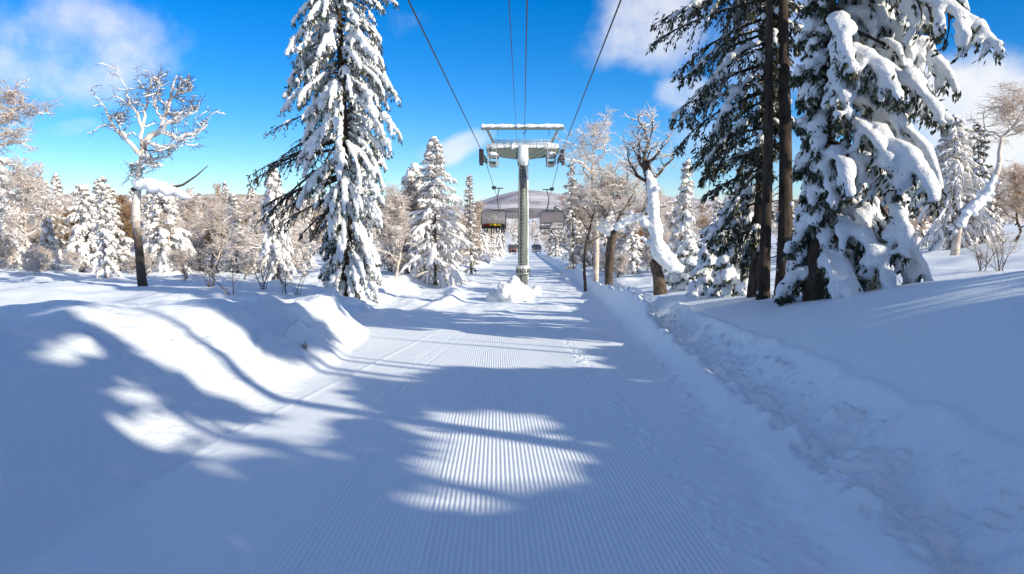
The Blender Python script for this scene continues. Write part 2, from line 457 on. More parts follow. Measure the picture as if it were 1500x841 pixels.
def conifer(H, prof, n_br, rng, r0=.25, t0=.08, pitch=(-.35, .5), droop=(.9, .5), n_sec=12, sec_len=.36, sec_droop=.7, leaf=(.16, .055), leaf_n=7,
            snow=.16, snow_flat=1.35, sec_snow=.75, bare=None, bend=0.0, seclev3=0, tip_bias=.3, az_list=None, leafmain=10, snow_drop=.15, trunk_snow=0, K=9, upto=1.0, limb=1.0, snow_lumps=.4, cull=None, clump=0.0, poke=0.0, core=.55):
    """returns dict of builders: trunk (with limbs), needles, snow (overlapping lumps)"""
    tr, nd, sn = MB(), MB(), MB()
    zz = np.linspace(0, 1, 14)
    ph = rng.uniform(0, 6)
    tp = np.stack([bend * np.sin(zz * 2.2 + ph) - bend * np.sin(ph), bend * np.cos(zz * 1.7 + ph) * .7 - bend * np.cos(ph) * .7, zz * H * upto], -1)
    tr.tubes(tp, np.maximum(r0 * (1 - zz * upto) ** .8 + r0 * .35 * np.exp(-zz * 22), .012), 10)
    # whorls: even spread with jitter
    t = t0 + (upto * .985 - t0) * (np.linspace(0, 1, n_br) ** .92) + rng.normal(0, .006, n_br)
    t = np.clip(t, t0, .985)
    az = (np.arange(n_br) * 2.39996 + rng.normal(0, .35, n_br)) % (2 * np.pi)
    L = prof(t, az) * rng.uniform(.78, 1.12, n_br)
    keep = L > .05
    t, az, L = t[keep], az[keep], L[keep]; n = len(t)
    tpp, _ = interp_path(tp[None], (t / upto)[None]); st = tpp[0]
    p0 = pitch[0] + (pitch[1] - pitch[0]) * t ** 1.2 + rng.normal(0, .10, n)
    dr = droop[0] + (droop[1] - droop[0]) * t + rng.normal(0, .12, n)
    wt_ = np.ones(n)
    if bare is not None:
        wt_ = bare(t, az)            # snow weight 0..1 per branch
        dr = dr * (.35 + .65 * wt_); p0 = p0 * (.5 + .5 * wt_)
    P = arc(st, az, L, p0, dr, K, rng)
    s = np.linspace(0, 1, K)[None]
    br = (limb * (.012 + .013 * L))[:, None] * (1 - .85 * s)
    if cull is not None:
        bad = np.stack([cull(P[:, j]) for j in range(1, K)], 1).mean(1) > .32
        P, br, L, wt_ = P[~bad], br[~bad], L[~bad], wt_[~bad]; n = len(P)
    tr.tubes(P, br, 5)
    # side sprays
    S = np.linspace(.16, .97, n_sec)[None] + rng.normal(0, .02, (n, n_sec))
    q, tg = interp_path(P, S)
    side = np.where(np.arange(n_sec) % 2 == 0, 1, -1)[None] * np.ones((n, 1))
    ah = np.arctan2(tg[..., 1], tg[..., 0]) + side * rng.uniform(.5, 1.05, (n, n_sec))
    ap = np.arcsin(np.clip(tg[..., 2], -1, 1)) + rng.normal(-.05, .15, (n, n_sec))
    sl = L[:, None] * sec_len * np.sin(np.clip(S, 0, 1) * np.pi * .80 + .45) ** 1.0 * rng.uniform(.65, 1.2, (n, n_sec))
    sl = np.maximum(sl, .06)
    K2 = 5
    P2 = arc(q.reshape(-1, 3), ah.ravel(), sl.ravel(), ap.ravel(), np.abs(rng.normal(sec_droop, .2, n * n_sec)) * np.repeat(.4 + .6 * wt_, n_sec), K2, rng, .1)
    keep2 = np.ones(len(P2), bool)
    if cull is not None: keep2 = ~(cull(P2[:, 2]) | cull(P2[:, -1]) | cull(P2[:, 0]))
    r2 = np.repeat((.004 + .006 * L) * limb, n_sec)[:, None] * np.linspace(1, .3, K2)[None]
    tr.tubes(P2[keep2], r2[keep2], 3, cap=False)
    # needles
    def spray(PP, m, lo, Lsc):
        k = len(PP)
        u = rng.uniform(lo, 1.04, (k, m)); c, tg2 = interp_path(PP, np.clip(u, 0, .999))
        d = tg2 + rng.normal(0, .42, c.shape); d[..., 2] -= .18
        c = c + rng.normal(0, .035 * Lsc, c.shape); c[..., 2] -= .03 * Lsc
        if poke: c[..., 2] += np.where(rng.uniform(size=c.shape[:2]) < poke, snow * rng.uniform(.4, 1.25, c.shape[:2]), 0)
        nn = k * m
        c = c.reshape(-1, 3); d = d.reshape(-1, 3)
        if cull is not None:
            g = ~cull(c); c = c[g]; d = d[g]; nn = len(c)
        nd.leaves(c + d * leaf[0] * .3, d, leaf[0] * rng.uniform(.6, 1.35, nn), leaf[1] * rng.uniform(.7, 1.4, nn), rng)
    spray(P2[keep2], leaf_n, .08, 1.0)
    spray(P, leafmain, .25, 1.5)
    if seclev3:
        q3, tg3 = interp_path(P2, np.tile(np.linspace(.3, .9, seclev3)[None], (len(P2), 1)))
        sd3 = np.where(np.arange(seclev3) % 2 == 0, 1, -1)[None]
        a3 = np.arctan2(tg3[..., 1], tg3[..., 0]) + sd3 * rng.uniform(.5, 1., q3.shape[:2])
        l3 = np.repeat(sl.ravel()[:, None] * .42, seclev3, 1)
        P3 = arc(q3.reshape(-1, 3), a3.ravel(), l3.ravel(), np.arcsin(np.clip(tg3[..., 2], -1, 1)).ravel() - .1, np.full(l3.size, sec_droop * .8), 4, rng, .1)
        spray(P3, max(3, leaf_n // 2), .1, .8)
    # snow
    if snow > 0:
        def load(PP, rr, drop, lo, flat, sides=7):
            k = rng.uniform(size=len(PP)) > drop
            if cull is not None: k &= ~(cull(PP[:, -1]) | cull(PP[:, PP.shape[1] // 2]) | cull(PP[:, PP.shape[1] // 4]))
            PP = PP[k]; rr = rr[k]
            if len(PP) == 0: return
            Kk = PP.shape[1]
            ss = np.linspace(lo, 1.03, Kk)[None] * np.ones((len(PP), 1))
            C, _ = interp_path(PP, ss)
            m = np.sin(np.clip(np.linspace(.12, .93, Kk), 0, 1) * np.pi)[None] ** .55
            rad = rr[:, None] * m * (1 + snow_lumps * rng.normal(0, 1, (len(PP), Kk))).clip(.45, 1.7)
            C = C.copy(); C[..., 2] += rad * .55
            if clump:
                n_, k_ = rad.shape
                c = C.reshape(-1, 3); e = np.minimum(rad.ravel() * rng.uniform(.7, 1.15, n_ * k_), snow * 1.25)
                g = rng.uniform(size=n_ * k_) > clump
                c = c[g] + rng.normal(0, .22, (g.sum(), 3)) * e[g][:, None]; e = e[g]
                w = np.array([-.95, -.55, .1, .6, .95])
                sn.tubes(c[:, None, :] + (w[None, :, None] * e[:, None, None] * .85) * np.array([0, 0, 1.]), e[:, None] * np.array([.5, 1.0, 1.05, .75, .3])[None], sides, aspect=1.05)
                sn.tubes(C, rad * core, sides, aspect=flat)
            else: sn.tubes(C, rad, sides, aspect=flat)
        Lr = np.clip(L / max(L.max(), .1), .25, 1)
        load(P, snow * (.60 + .40 * Lr) * wt_ ** .7, snow_drop * .5, .14, snow_flat)
        wr = np.repeat(wt_, n_sec)
        rr2 = snow * sec_snow * np.clip(sl.ravel() / (L.max() * sec_len), .48, 1) * wr ** .7 * rng.uniform(.6, 1.25, n * n_sec)
        load(P2[wr > .12], rr2[wr > .12], snow_drop, .1, snow_flat * 1.1, 6)
    return dict(trunk=tr, needles=nd, snow=sn, tip=tp[-1], path=tp)

def cone(R0, pw=.8, low=.75, tlow=.10):
    """crown radius by height share: widest a little above the ground"""
    ph = R0 * 7.3 + pw * 31
    return lambda t, az: (R0 * np.clip(1 - t, 0, 1) ** pw * np.clip(low + (1 - low) * t / tlow, 0, 1) + .12 * R0 * (t < .97)) * (1 + .20 * np.sin(2 * az + t * 9 + ph) + .14 * np.sin(t * 23 + ph * 2 + az))

# ------------------------------------------------------------------ broadleaved trees with rime
def broadleaf(path, rads, rng, n1=9, h0=.35, len1=(.5, .22), up=.7, spread=1.0, n2=6, n3=6, ntw=7, tw_len=.5, tw_r=.012, snow=.0, crook=.22, r_ratio=.42, droop_tw=.2, tw_curl=.3, lv3r=.02, limbs=None, limb_r=None):
    """path: trunk control points. returns trunk (limbs), twigs, snow builders"""
    tr, tw, sn = MB(), MB(), MB()
    path = np.asarray(path, float); rads = np.asarray(rads, float)
    m = 22
    u = np.linspace(0, len(path) - 1, m); i = np.clip(u.astype(int), 0, len(path) - 2); f = u - i
    def cr(A):
        A = np.asarray(A, float)
        p0 = A[np.clip(i - 1, 0, len(A) - 1)]; p1 = A[i]; p2 = A[i + 1]; p3 = A[np.clip(i + 2, 0, len(A) - 1)]
        ff = f[:, None] if A.ndim == 2 else f
        return .5 * (2 * p1 + (p2 - p0) * ff + (2 * p0 - 5 * p1 + 4 * p2 - p3) * ff ** 2 + (3 * p1 - p0 - 3 * p2 + p3) * ff ** 3)
    TP = cr(path); TR = np.maximum(cr(rads), .01)
    TP[1:-1] += rng.normal(0, .12 * TR.mean(), (m - 2, 3))
    tr.tubes(TP, TR, 9)
    H = np.linalg.norm(np.diff(TP, axis=0), axis=1).sum()
    def grow(bases, tang, L, r, K, crookd, upt, spr, az=None):
        n = len(bases)
        if az is None: az = rng.uniform(0, 2 * np.pi, n)
        # any perpendicular to the parent, then mix
        h = np.stack([np.cos(az), np.sin(az), rng.normal(0, .25, n)], -1)
        d = h * spr + tang * .65; d /= np.linalg.norm(d, axis=1, keepdims=True)
        P = np.zeros((n, K, 3)); P[:, 0] = bases
        for k in range(1, K):
            d = d + rng.normal(0, crookd, (n, 3)) + np.array([0, 0, upt])
            d /= np.linalg.norm(d, axis=1, keepdims=True)
            P[:, k] = P[:, k - 1] + d * (L / (K - 1))[:, None]
        return P
    def snowload(P, rad, lo=.0):
        T = np.gradient(P, axis=1); T /= np.linalg.norm(T, axis=2, keepdims=True) + 1e-9
        flat = np.clip(1.15 - np.abs(T[..., 2]), .12, 1)
        rr = rad * flat * snow * (1 + .22 * rng.normal(size=rad.shape)).clip(.5, 1.6)
        rr[:, 0] *= .5; rr[:, -1] *= .5
        C = P.copy(); C[..., 2] += rad * .7 + rr * .25
        sn.tubes(C, rr, 6, aspect=1.1)
    # limbs
    s1 = np.sort(h0 + (1 - h0) * rng.uniform(0, 1, n1) ** .8); s1[-1] = 1.0
    b1, t1 = interp_path(np.repeat(TP[None], n1, 0), s1[:, None]); b1 = b1[:, 0]; t1 = t1[:, 0]
    rb = np.interp(s1, np.linspace(0, 1, m), TR)
    L1 = H * np.interp(s1, [h0, 1], len1) * rng.uniform(.75, 1.25, n1)
    az1 = np.arange(n1) * 2.4 + rng.normal(0, .4, n1)
    P1 = grow(b1, t1, L1, None, 9, crook, up * .16, spread, az1)
    R1 = np.maximum(np.minimum(rb * .62, L1 * .045 + .01)[:, None] * np.linspace(1, .35, 9)[None], .012)
    if limbs is not None:          # limbs drawn one by one
        Q = []
        for lp in limbs:
            lp = np.asarray(lp, float); uu = np.linspace(0, len(lp) - 1, 9)
            Q.append(np.stack([np.interp(uu, np.arange(len(lp)), lp[:, k]) for k in range(3)], -1))
        P1 = np.array(Q); n1 = len(P1); L1 = np.linalg.norm(np.diff(P1, axis=1), axis=2).sum(1)
        P1[:, 1:] += rng.normal(0, .05, P1[:, 1:].shape)
        R1 = np.asarray(limb_r)[:, None] * np.linspace(1, .4, 9)[None]
    tr.tubes(P1, R1, 7)
    # second order
    S2 = np.tile(np.linspace(.3, 1.0, n2)[None], (n1, 1)) + rng.normal(0, .04, (n1, n2))
    b2, t2 = interp_path(P1, np.clip(S2, 0, .999)); b2 = b2.reshape(-1, 3); t2 = t2.reshape(-1, 3)
    L2 = (L1[:, None] * .5 * rng.uniform(.5, 1.25, (n1, n2))).ravel()
    P2 = grow(b2, t2, L2, None, 7, crook * 1.1, up * .14, spread * .9)
    R2 = np.maximum((np.repeat(R1[:, 4], n2) * r_ratio)[:, None] * np.linspace(1, .35, 7)[None], lv3r * .7)
    tr.tubes(P2, R2, 5)
    # third
    S3 = np.tile(np.linspace(.2, 1.0, n3)[None], (len(P2), 1)) + rng.normal(0, .05, (len(P2), n3))
    b3, t3 = interp_path(P2, np.clip(S3, 0, .999)); b3 = b3.reshape(-1, 3); t3 = t3.reshape(-1, 3)
    L3 = (L2[:, None] * .55 * rng.uniform(.5, 1.3, (len(P2), n3))).ravel()
    P3 = grow(b3, t3, L3, None, 5, crook * 1.2, up * .10, spread * .9)
    tw.tubes(P3, np.full((len(P3), 5), lv3r) * np.linspace(1, .5, 5)[None], 4, cap=False)
    # twigs
    if ntw:
        S4 = rng.uniform(.1, 1.0, (len(P3), ntw))
        b4, t4 = interp_path(P3, S4); b4 = b4.reshape(-1, 3); t4 = t4.reshape(-1, 3)
        P4 = grow(b4, t4, tw_len * rng.uniform(.4, 1.3, len(b4)), None, 4, tw_curl, -droop_tw * .3, spread * .9)
        tw.tubes(P4, np.full((len(P4), 4), tw_r) * np.linspace(1.1, .6, 4)[None], 3, cap=False)
    if snow > 0:
        snowload(P1, R1); snowload(P2, np.maximum(R2, .02))
        k = rng.uniform(size=len(P3)) < .5
        snowload(P3[k], np.full((k.sum(), 5), lv3r * 1.1))
    return dict(trunk=tr, twigs=tw, snow=sn, tpath=TP, trad=TR)

def plant_root(name, label, cat, x, y, z=None, rz=0, group=None, sink=.15):
    return empty(name, (x, y, (gz(x, y) if z is None else z) - sink), rz, label, cat, group)
# ------------------------------------------------------------------ the big snowy fir left of the piste
def fir_left():
    rng = np.random.default_rng(11)
    b = on_ground(508, 432)
    x, y = b[0], b[1]
    root = plant_root('fir_tree', 'tall fir left of the piste, snow-laden boughs on its right, bare limbs left', 'tree', x, y)
    def dark_side(t, az):
        return (np.cos(az - 2.55) > .60) & (t > .24) & (t < .50)
    def prof(t, az):
        base = np.interp(t, [0, .05, .15, .30, .45, .60, .75, .88, 1], [1.7, 2.2, 2.5, 2.65, 2.8, 2.9, 2.5, 1.5, .3])
        l = np.interp(t, [.2, .27, .34, .42, .5, .6], [3.2, 4.6, 5.4, 4.8, 3.8, 2.6])
        left = np.cos(az - math.pi) > .3
        return np.where(dark_side(t, az), l, np.where(left & (t < .3), base * .72, base))
    def bare(t, az):
        return np.where(dark_side(t, az), .16, np.where((np.cos(az - 2.2) > .3) & (t < .24), .6, 1.0))
    H = 17.5
    d = conifer(H, prof, 270, rng, r0=.30, t0=.02, pitch=(-.72, .30), droop=(.70, 1.15), n_sec=15, sec_len=.24, sec_droop=1.0, leaf=(.15, .05), leaf_n=9,
                snow=.17, snow_flat=1.2, sec_snow=.70, bare=bare, bend=.12, leafmain=16, snow_drop=.08, K=12, snow_lumps=.30, clump=.45, poke=.17, core=.75)
    d['trunk'].build('trunk', M['bark'], root); d['needles'].build('crown', M['needles'], root, False)
    remesh(d['snow'], .045, 'snow_load', M['tree_snow'], root, 1, .03)
    return root

# ------------------------------------------------------------------ heavily loaded fir right of the piste
def fir_right():
    rng = np.random.default_rng(23)
    b = on_ground(1196, 438)
    x, y = b[0], b[1]
    root = plant_root('fir_tree', 'big fir on the right bank with thick pillows of snow sagging on its right boughs', 'tree', x, y)
    def prof(t, az):
        right = np.cos(az) > .25
        base = np.interp(t, [0, .05, .15, .35, .6, .8, 1], [1.2, 1.9, 2.2, 2.2, 2.2, 1.6, .3])
        r = np.interp(t, [0, .06, .12, .25, .40, .52, .62, .75, 1], [1.5, 2.7, 3.6, 3.6, 3.1, 3.4, 3.9, 2.9, .3])
        l = np.interp(t, [0, .06, .2, .45, .8, 1], [1.3, 1.2, .7, .75, .8, .3])
        return np.where(right, r, np.where(np.cos(az) < -.15, l, base * .85))
    d = conifer(13.5, prof, 185, rng, r0=.24, t0=.05, pitch=(-.35, .10), droop=(1.0, .9), n_sec=14, sec_len=.30, sec_droop=1.4, leaf=(.17, .06), leaf_n=17,
                snow=.185, snow_flat=1.45, sec_snow=.80, bend=.1, leafmain=36, snow_drop=.28, K=11, snow_lumps=.28, seclev3=0, clump=.72, poke=.10, core=.88)
    d['trunk'].build('trunk', M['bark'], root); d['needles'].build('crown', M['needles'], root, False)
    remesh(d['snow'], .042, 'snow_load', M['tree_snow'], root, 2, .02)
    return root

# ------------------------------------------------------------------ dark twin-stemmed spruce beside it
def spruce_twin():
    rng = np.random.default_rng(31)
    b = on_ground(1108, 434)
    x, y = b[0], b[1]
    root = plant_root('spruce_tree', 'dark twin-stemmed spruce beside the snow-laden fir, its left crown barely snowed', 'tree', x, y)
    def prof(t, az):
        left = np.cos(az - math.pi) > .0
        l = np.interp(t, [0, .2, .3, .45, .6, .8, 1], [.6, 1.9, 2.3, 2.9, 3.1, 2.2, .3])
        return np.where(left, l, np.interp(t, [0, .3, .4, .7, 1], [.2, .4, 1.0, 1.3, .3])) * np.where((np.sin(az) < -.35) & (np.cos(az) > -.75), .30, 1)
    def bare(t, az):
        return np.clip(.55 + .45 * rng.uniform(-1, 1, len(t)) + .15 * (t < .25), .05, 1)
    d = conifer(14.5, prof, 190, rng, r0=.21, t0=.10, pitch=(-.40, .0), droop=(.75, .9), n_sec=15, sec_len=.30, sec_droop=.9, leaf=(.16, .055), leaf_n=16,
                snow=.13, snow_flat=1.35, sec_snow=.62, bare=bare, bend=.10, leafmain=20, snow_drop=.35, K=10, clump=.3, poke=.2)
    tr = d['trunk']
    zz = np.linspace(0, 1, 16)
    # second, thicker stem in front that leans towards the first
    tr.tubes(np.stack([.42 - .34 * zz + .05 * np.sin(zz * 7), -1.0 + .5 * zz, zz * 14.0], -1), .19 * (1 - zz) ** .7 + .07 * np.exp(-zz * 18) + .015, 10)
    tr.tubes(np.stack([-.22 - .06 * zz + .05 * np.sin(zz * 6), -1.25 + .4 * zz, zz * 13.5], -1), .15 * (1 - zz) ** .7 + .05 * np.exp(-zz * 18) + .012, 8)
    # dead stubs on the bare stems
    n = 26; t = rng.uniform(.06, .6, n); a = rng.uniform(0, 6.28, n)
    st = np.stack([.42 - .34 * t, -1.0 + .5 * t, t * 14.0], -1)
    P = arc(st, a, rng.uniform(.3, .9, n), rng.normal(-.1, .3, n), rng.uniform(.1, .6, n), 5, rng, .12)
    tr.tubes(P, np.full((n, 5), .016) * np.linspace(1, .4, 5), 4)
    for _ in range(46):
        tt = rng.uniform(.02, .75); e = rng.uniform(.03, .075); sd_ = rng.integers(2)
        c = np.array([.42 - .34 * tt, -1.0 + .5 * tt, tt * 14]) if sd_ else np.array([-.22 - .06 * tt, -1.25 + .4 * tt, tt * 13.5])
        c = c + np.array([rng.choice([-1, 1]) * .16, rng.uniform(-.15, .1), 0])
        d['snow'].tubes(np.array([c + [0, 0, e * w] for w in (-1.4, -.6, .3, 1.0)]), e * np.array([.4, 1, .9, .4]), 7, up=(0, 1, 0))
    d['trunk'].build('trunk', M['bark'], root); d['needles'].build('crown', M['needles'], root, False)
    remesh(d['snow'], .042, 'snow_load', M['tree_snow'], root, 1, .035)
    return root

def sapling(px, py, H, Rr, seed, label, nb=46, y=None):
    rng = np.random.default_rng(seed)
    b = on_ground(px, py)
    if y is not None: b = at(px, py, y)
    root = plant_root('young_fir', label, 'tree', b[0], b[1], None, rng.uniform(0, 6))
    d = conifer(H, cone(Rr, .75, .8), nb, rng, r0=.07, t0=.03, pitch=(-.3, .5), droop=(.9, .5), n_sec=11, sec_len=.38, sec_droop=.8, leaf=(.14, .05), leaf_n=7,
                snow=.17, snow_flat=1.3, sec_snow=.75, bend=.05, leafmain=12, snow_drop=.1, K=8, clump=.2, poke=.25)
    d['trunk'].build('trunk', M['bark'], root); d['needles'].build('crown', M['needles'], root, False)
    remesh(d['snow'], .042, 'snow_load', M['tree_snow'], root, 1, .035)
    return root

fir_left(); fir_right(); spruce_twin()
sapling(1042, 432, 2.6, 1.1, 41, 'low snow-smothered young fir at the left foot of the twin-stemmed spruce')
sapling(1072, 434, 3.4, .9, 42, 'young fir loaded with snow, nearest the dark twin stems on their left')
sapling(1008, 424, 2.2, 1.0, 43, 'small rounded young fir just right of the bent white birch')
# ------------------------------------------------------------------ chairlift tower
TY = 56.0
def tower():
    p = at(766, 413, TY)
    x = p[0]; zb = gz(x, TY)
    root = empty('lift_tower', (x, TY, zb - .3), 0, 'grey steel chairlift tower with snow-capped crossarm in the middle of the slope', 'lift tower')
    S = TY / FPX
    def Z(py): return float(at(766, py, TY)[2] - (zb - .3))
    top = Z(229)
    # pole: twelve-sided tapered tube
    mb = MB(); k = np.linspace(0, 1, 10)
    P = np.stack([k * 0, k * 0, k * top], -1)
    mb.tubes(P, .385 - .05 * k, 24)
    pole = mb.build('pole', M['galv_streak'], root)
    mb = MB()
    zc = Z(397)
    for dz, r, h in ((-.16, .56, .10), (.0, .47, .28), (.2, .56, .10)):
        mb.tubes(np.array([[0, 0, zc + dz - h / 2], [0, 0, zc + dz + h / 2]]), np.array([r, r]), 24)
    mb.build('flange_collar', M['galv'], pole)
    n = 16
    for i in range(n):
        a = i / n * 2 * math.pi
        b_ = MB(); b_.tubes(np.array([[.51 * math.cos(a), .51 * math.sin(a), zc - .30], [.51 * math.cos(a), .51 * math.sin(a), zc + .34]]), np.array([.025, .025]), 6)
        b_.build('flange_bolt', M['steel_dark'], pole)
    # dark plate on the camera side, near the top
    mb = MB()
    th = np.linspace(-.15, 1.15, 8) - math.pi / 2
    for rr, off in ((.345, 0),):
        v = []
        for zz_ in (Z(262), Z(236)):
            for a in th: v.append((rr * math.cos(a), rr * math.sin(a), zz_))
        for zz_ in (Z(262), Z(236)):
            for a in th: v.append(((rr + .02) * math.cos(a), (rr + .02) * math.sin(a), zz_))
        f = []
        for i in range(7):
            f.append([16 + i, 17 + i, 25 + i, 24 + i]); f.append([i, 8 + i, 9 + i, 1 + i]); f.append([i, i + 1, 17 + i, 16 + i]); f.append([8 + i, 24 + i, 25 + i, 9 + i])
        f.append([0, 16, 24, 8]); f.append([7, 15, 31, 23])
        mb.add(v, np.array(f))
    mb.build('dark_plate', M['steel_dark'], root, False)
    # ladder on the left flank
    mb = MB()
    for s in (-.17, .17):
        mb.tubes(np.array([[-.10 + s, -.60, 1.0], [-.10 + s, -.56, top - .2]]), np.array([.022, .022]), 6)
    nr = 32
    for i in range(nr):
        zz_ = 1.2 + i * (top - 1.6) / nr
        mb.tubes(np.array([[-.27, -.59, zz_], [.07, -.59, zz_]]), np.array([.014, .014]), 5)
    for i in range(5):
        zz_ = 1.4 + i * 2
        mb.tubes(np.array([[-.27, -.59, zz_], [-.25, -.3, zz_]]), np.array([.02, .02]), 5); mb.tubes(np.array([[.07, -.59, zz_], [.05, -.3, zz_]]), np.array([.02, .02]), 5)
    mb.build('ladder', M['galv'], root)
    # crossarm: tapered box girder
    mb = MB(); ca0, ca1 = Z(232), Z(217)
    xa = 2.75
    for sx in (-1, 1):
        v = []
        for xx, z0, z1, w in ((0, ca0 - .12, ca1, .36), (xa * .55, ca0 + .05, ca1, .30), (xa, ca0 + .40, ca1 - .02, .22)):
            for yy in (-w, w):
                for zz_ in (z0, z1): v.append((sx * xx, yy, zz_))
        f = []
        for i in range(2):
            a = i * 4; b_ = a + 4
            f += [[a, b_, b_ + 1, a + 1], [a + 2, a + 3, b_ + 3, b_ + 2], [a, a + 2, b_ + 2, b_], [a + 1, b_ + 1, b_ + 3, a + 3]]
        f.append([8, 10, 11, 9])
        mb.add(v, np.array(f))
    mb.tubes(np.array([[0, 0, ca0 - .55], [0, 0, ca0 + .05]]), np.array([.40, .46]), 20)
    arm = mb.build('crossarm', M['steel_green'], root, False)
    # lifting frame above it
    ft = Z(188)
    fr = MB()
    for sx, xb in ((-1, -2.05), (1, 1.95)):
        fr.tubes(np.array([[xb, 0, ca1], [xb + sx * .68, 0, ft - .05]]), np.array([.13, .12]), 4, phase=math.pi / 4)
    fr.tubes(np.array([[-3.15, 0, ft], [3.05, 0, ft]]), np.array([.15, .15]), 4, phase=math.pi / 4)
    frame = fr.build('lifting_frame', M['steel_green'], root, False)
    for xh in (-1.9, 1.95):
        hk = MB(); hk.tubes(np.array([[xh, 0, ft - .1], [xh, 0, ft - .55]]), np.array([.03, .02]), 6); hk.build('hanging_rod', M['steel_dark'], frame)
    hk = MB(); hk.tubes(np.array([[.10, -.05, ft + .1], [.22, -.05, ft - .1], [.10, -.05, ft - .45], [-.02, -.05, ft - .3]]), np.full(4, .045), 6); hk.build('cable_hook', M['steel_dark'], frame)
    # service walkway rail between the struts
    rl = MB()
    for zz_ in (Z(206), Z(209.5)):
        rl.tubes(np.array([[-2.2, -.45, zz_], [2.1, -.45, zz_]]), np.array([.026, .026]), 6)
        rl.tubes(np.array([[-2.2, .45, zz_], [2.1, .45, zz_]]), np.array([.026, .026]), 6)
    for i in range(9):
        xx = -2.2 + i * 4.3 / 8
        for yy in (-.45, .45):
            rl.tubes(np.array([[xx, yy, ca1 - .02], [xx, yy, Z(205)]]), np.array([.02, .02]), 5)
    rl.build('walkway_rail', M['galv'], root)
    # snow on the steel: melted lumps
    rng = np.random.default_rng(3)
    sn = MB()
    for a, b_, zz_, r, dep in ((-2.75, 2.65, ca1 + .10, .27, .36), (-3.1, 3.0, ft + .16, .15, .18)):
        n = 26; xs = np.linspace(a, b_, n)
        if r > .2:
            rr = r * (1 + .12 * rng.normal(size=n)); rr[0] *= .6; rr[-1] *= .6
        else: rr = r * (1 + .2 * rng.normal(size=n)).clip(.5, 1.5)
        sn.tubes(np.stack([xs, 0 * xs, zz_ + 0 * xs], -1), rr, 10, aspect=1.25, up=(0, 0, 1))
    sn.tubes(np.array([[0, -.12, ca1 + .15], [0, -.2, ca0 - .1], [.05, -.16, ca0 - .5]]), np.array([.42, .44, .30]), 12, up=(0, 1, 0))
    sn.tubes(np.array([[.22, -.30, ca0 - .3], [.30, -.28, ca0 - 1.0], [.30, -.25, ca0 - 1.8]]), np.array([.14, .12, .05]), 8, up=(0, 1, 0))
    remesh(sn, .05, 'snow_load', M['tree_snow'], root, 2)
    sn = MB()
    rr = .46 + .03 * rng.normal(size=12)
    sn.tubes(np.array([[0, 0, zc + .25], [0, 0, zc + .40]]), np.array([.60, .50]), 16); remesh(sn, .05, 'collar_snow', M['tree_snow'], root, 1)
    # rime plastered down the sunny flank
    sn = MB()
    for i in range(60):
        zz_ = rng.uniform(.5, top - 1.2); a = rng.normal(.15, .22); l = rng.uniform(.3, 1.2); rp = .385 - .05 * zz_ / top
        k = np.linspace(0, 1, 5)
        sn.tubes(np.stack([rp * np.cos(a) + 0 * k, rp * np.sin(a) + 0 * k, zz_ + l * k], -1), rng.uniform(.03, .07) * np.array([.3, 1, .9, .8, .3]), 6, up=(0, 1, 0))
    sn.build('rime_crust', M['tree_snow'], root)
    # sheave trains along the rope, one each end
    zr = Z(226)
    for sx, px in ((-1, 708), (1, 821.5)):
        xw = float(at(px, 228, TY)[0] - x)
        sh = MB()
        sh.box(xw - .05 - sx * .16, xw + .05 - sx * .16, -2.0, 2.0, zr - .62, zr - .40)
        for yy in (-1.35, -.45, .45, 1.35):
            sh.box(xw - .04 - sx * .16, xw + .04 - sx * .16, yy - .5, yy + .5, zr - .38, zr - .22)
        sh.box(min(xw - sx * .2, sx * xa), max(xw - sx * .2, sx * xa), -.2, .2, zr - .55, zr - .30)
        sm_ = sh.build('sheave_train', M['steel_green'], root, False)
        for yy in (-1.75, -1.25, -.75, -.25, .25, .75, 1.25, 1.75):
            w = MB(); zz_ = zr - .26 - .01 * yy * yy
            w.tubes(np.array([[xw - .08, yy, zz_], [xw - .05, yy, zz_], [xw, yy, zz_], [xw + .05, yy, zz_], [xw + .08, yy, zz_]]), np.array([.24, .24, .20, .24, .24]), 18)
            wo = w.build('sheave_wheel', M['rubber'], sm_)
        ro = MB(); ro.box(xw - .16 + sx * .02, xw + .16 + sx * .02, -2.35, -1.95, zr - .75, zr + .22); ro.box(xw - .10 + sx * .05, xw + .18 * 1 + sx * .05, -2.38, -2.0, zr - .95, zr - .78)
        ro.build('rope_catcher', M['rubber'], sm_, False)
        # step platform hung inside the sheaves
        pl = MB(); xi = xw - sx * .75
        for j, (dz, w) in enumerate(((-.18, .5), (-.62, .38), (-.86, .30))):
            pl.box(xi - w * .8, xi + w * .8, -1.9, 1.9, zr + dz - .03, zr + dz)
        for dx in (-.30, .30):
            for yy in (-1.85, 0, 1.85):
                pl.tubes(np.array([[xi + dx, yy, zr + .65], [xi + dx, yy, zr - .88]]), np.array([.025, .025]), 6)
            pl.tubes(np.array([[xi + dx, -1.85, zr + .62], [xi + dx, 1.85, zr + .62]]), np.array([.02, .02]), 6)
        po = pl.build('service_platform', M['galv'], root, False)
        sn = MB(); k = np.linspace(-1.85, 1.85, 10)
        sn.tubes(np.stack([xi + 0 * k, k, zr - .10 + 0 * k], -1), np.array([.12, .2, .22, .2, .23, .2, .21, .2, .2, .12]), 8, aspect=1.8)
        sn.build('platform_snow', M['tree_snow'], po)
    return x

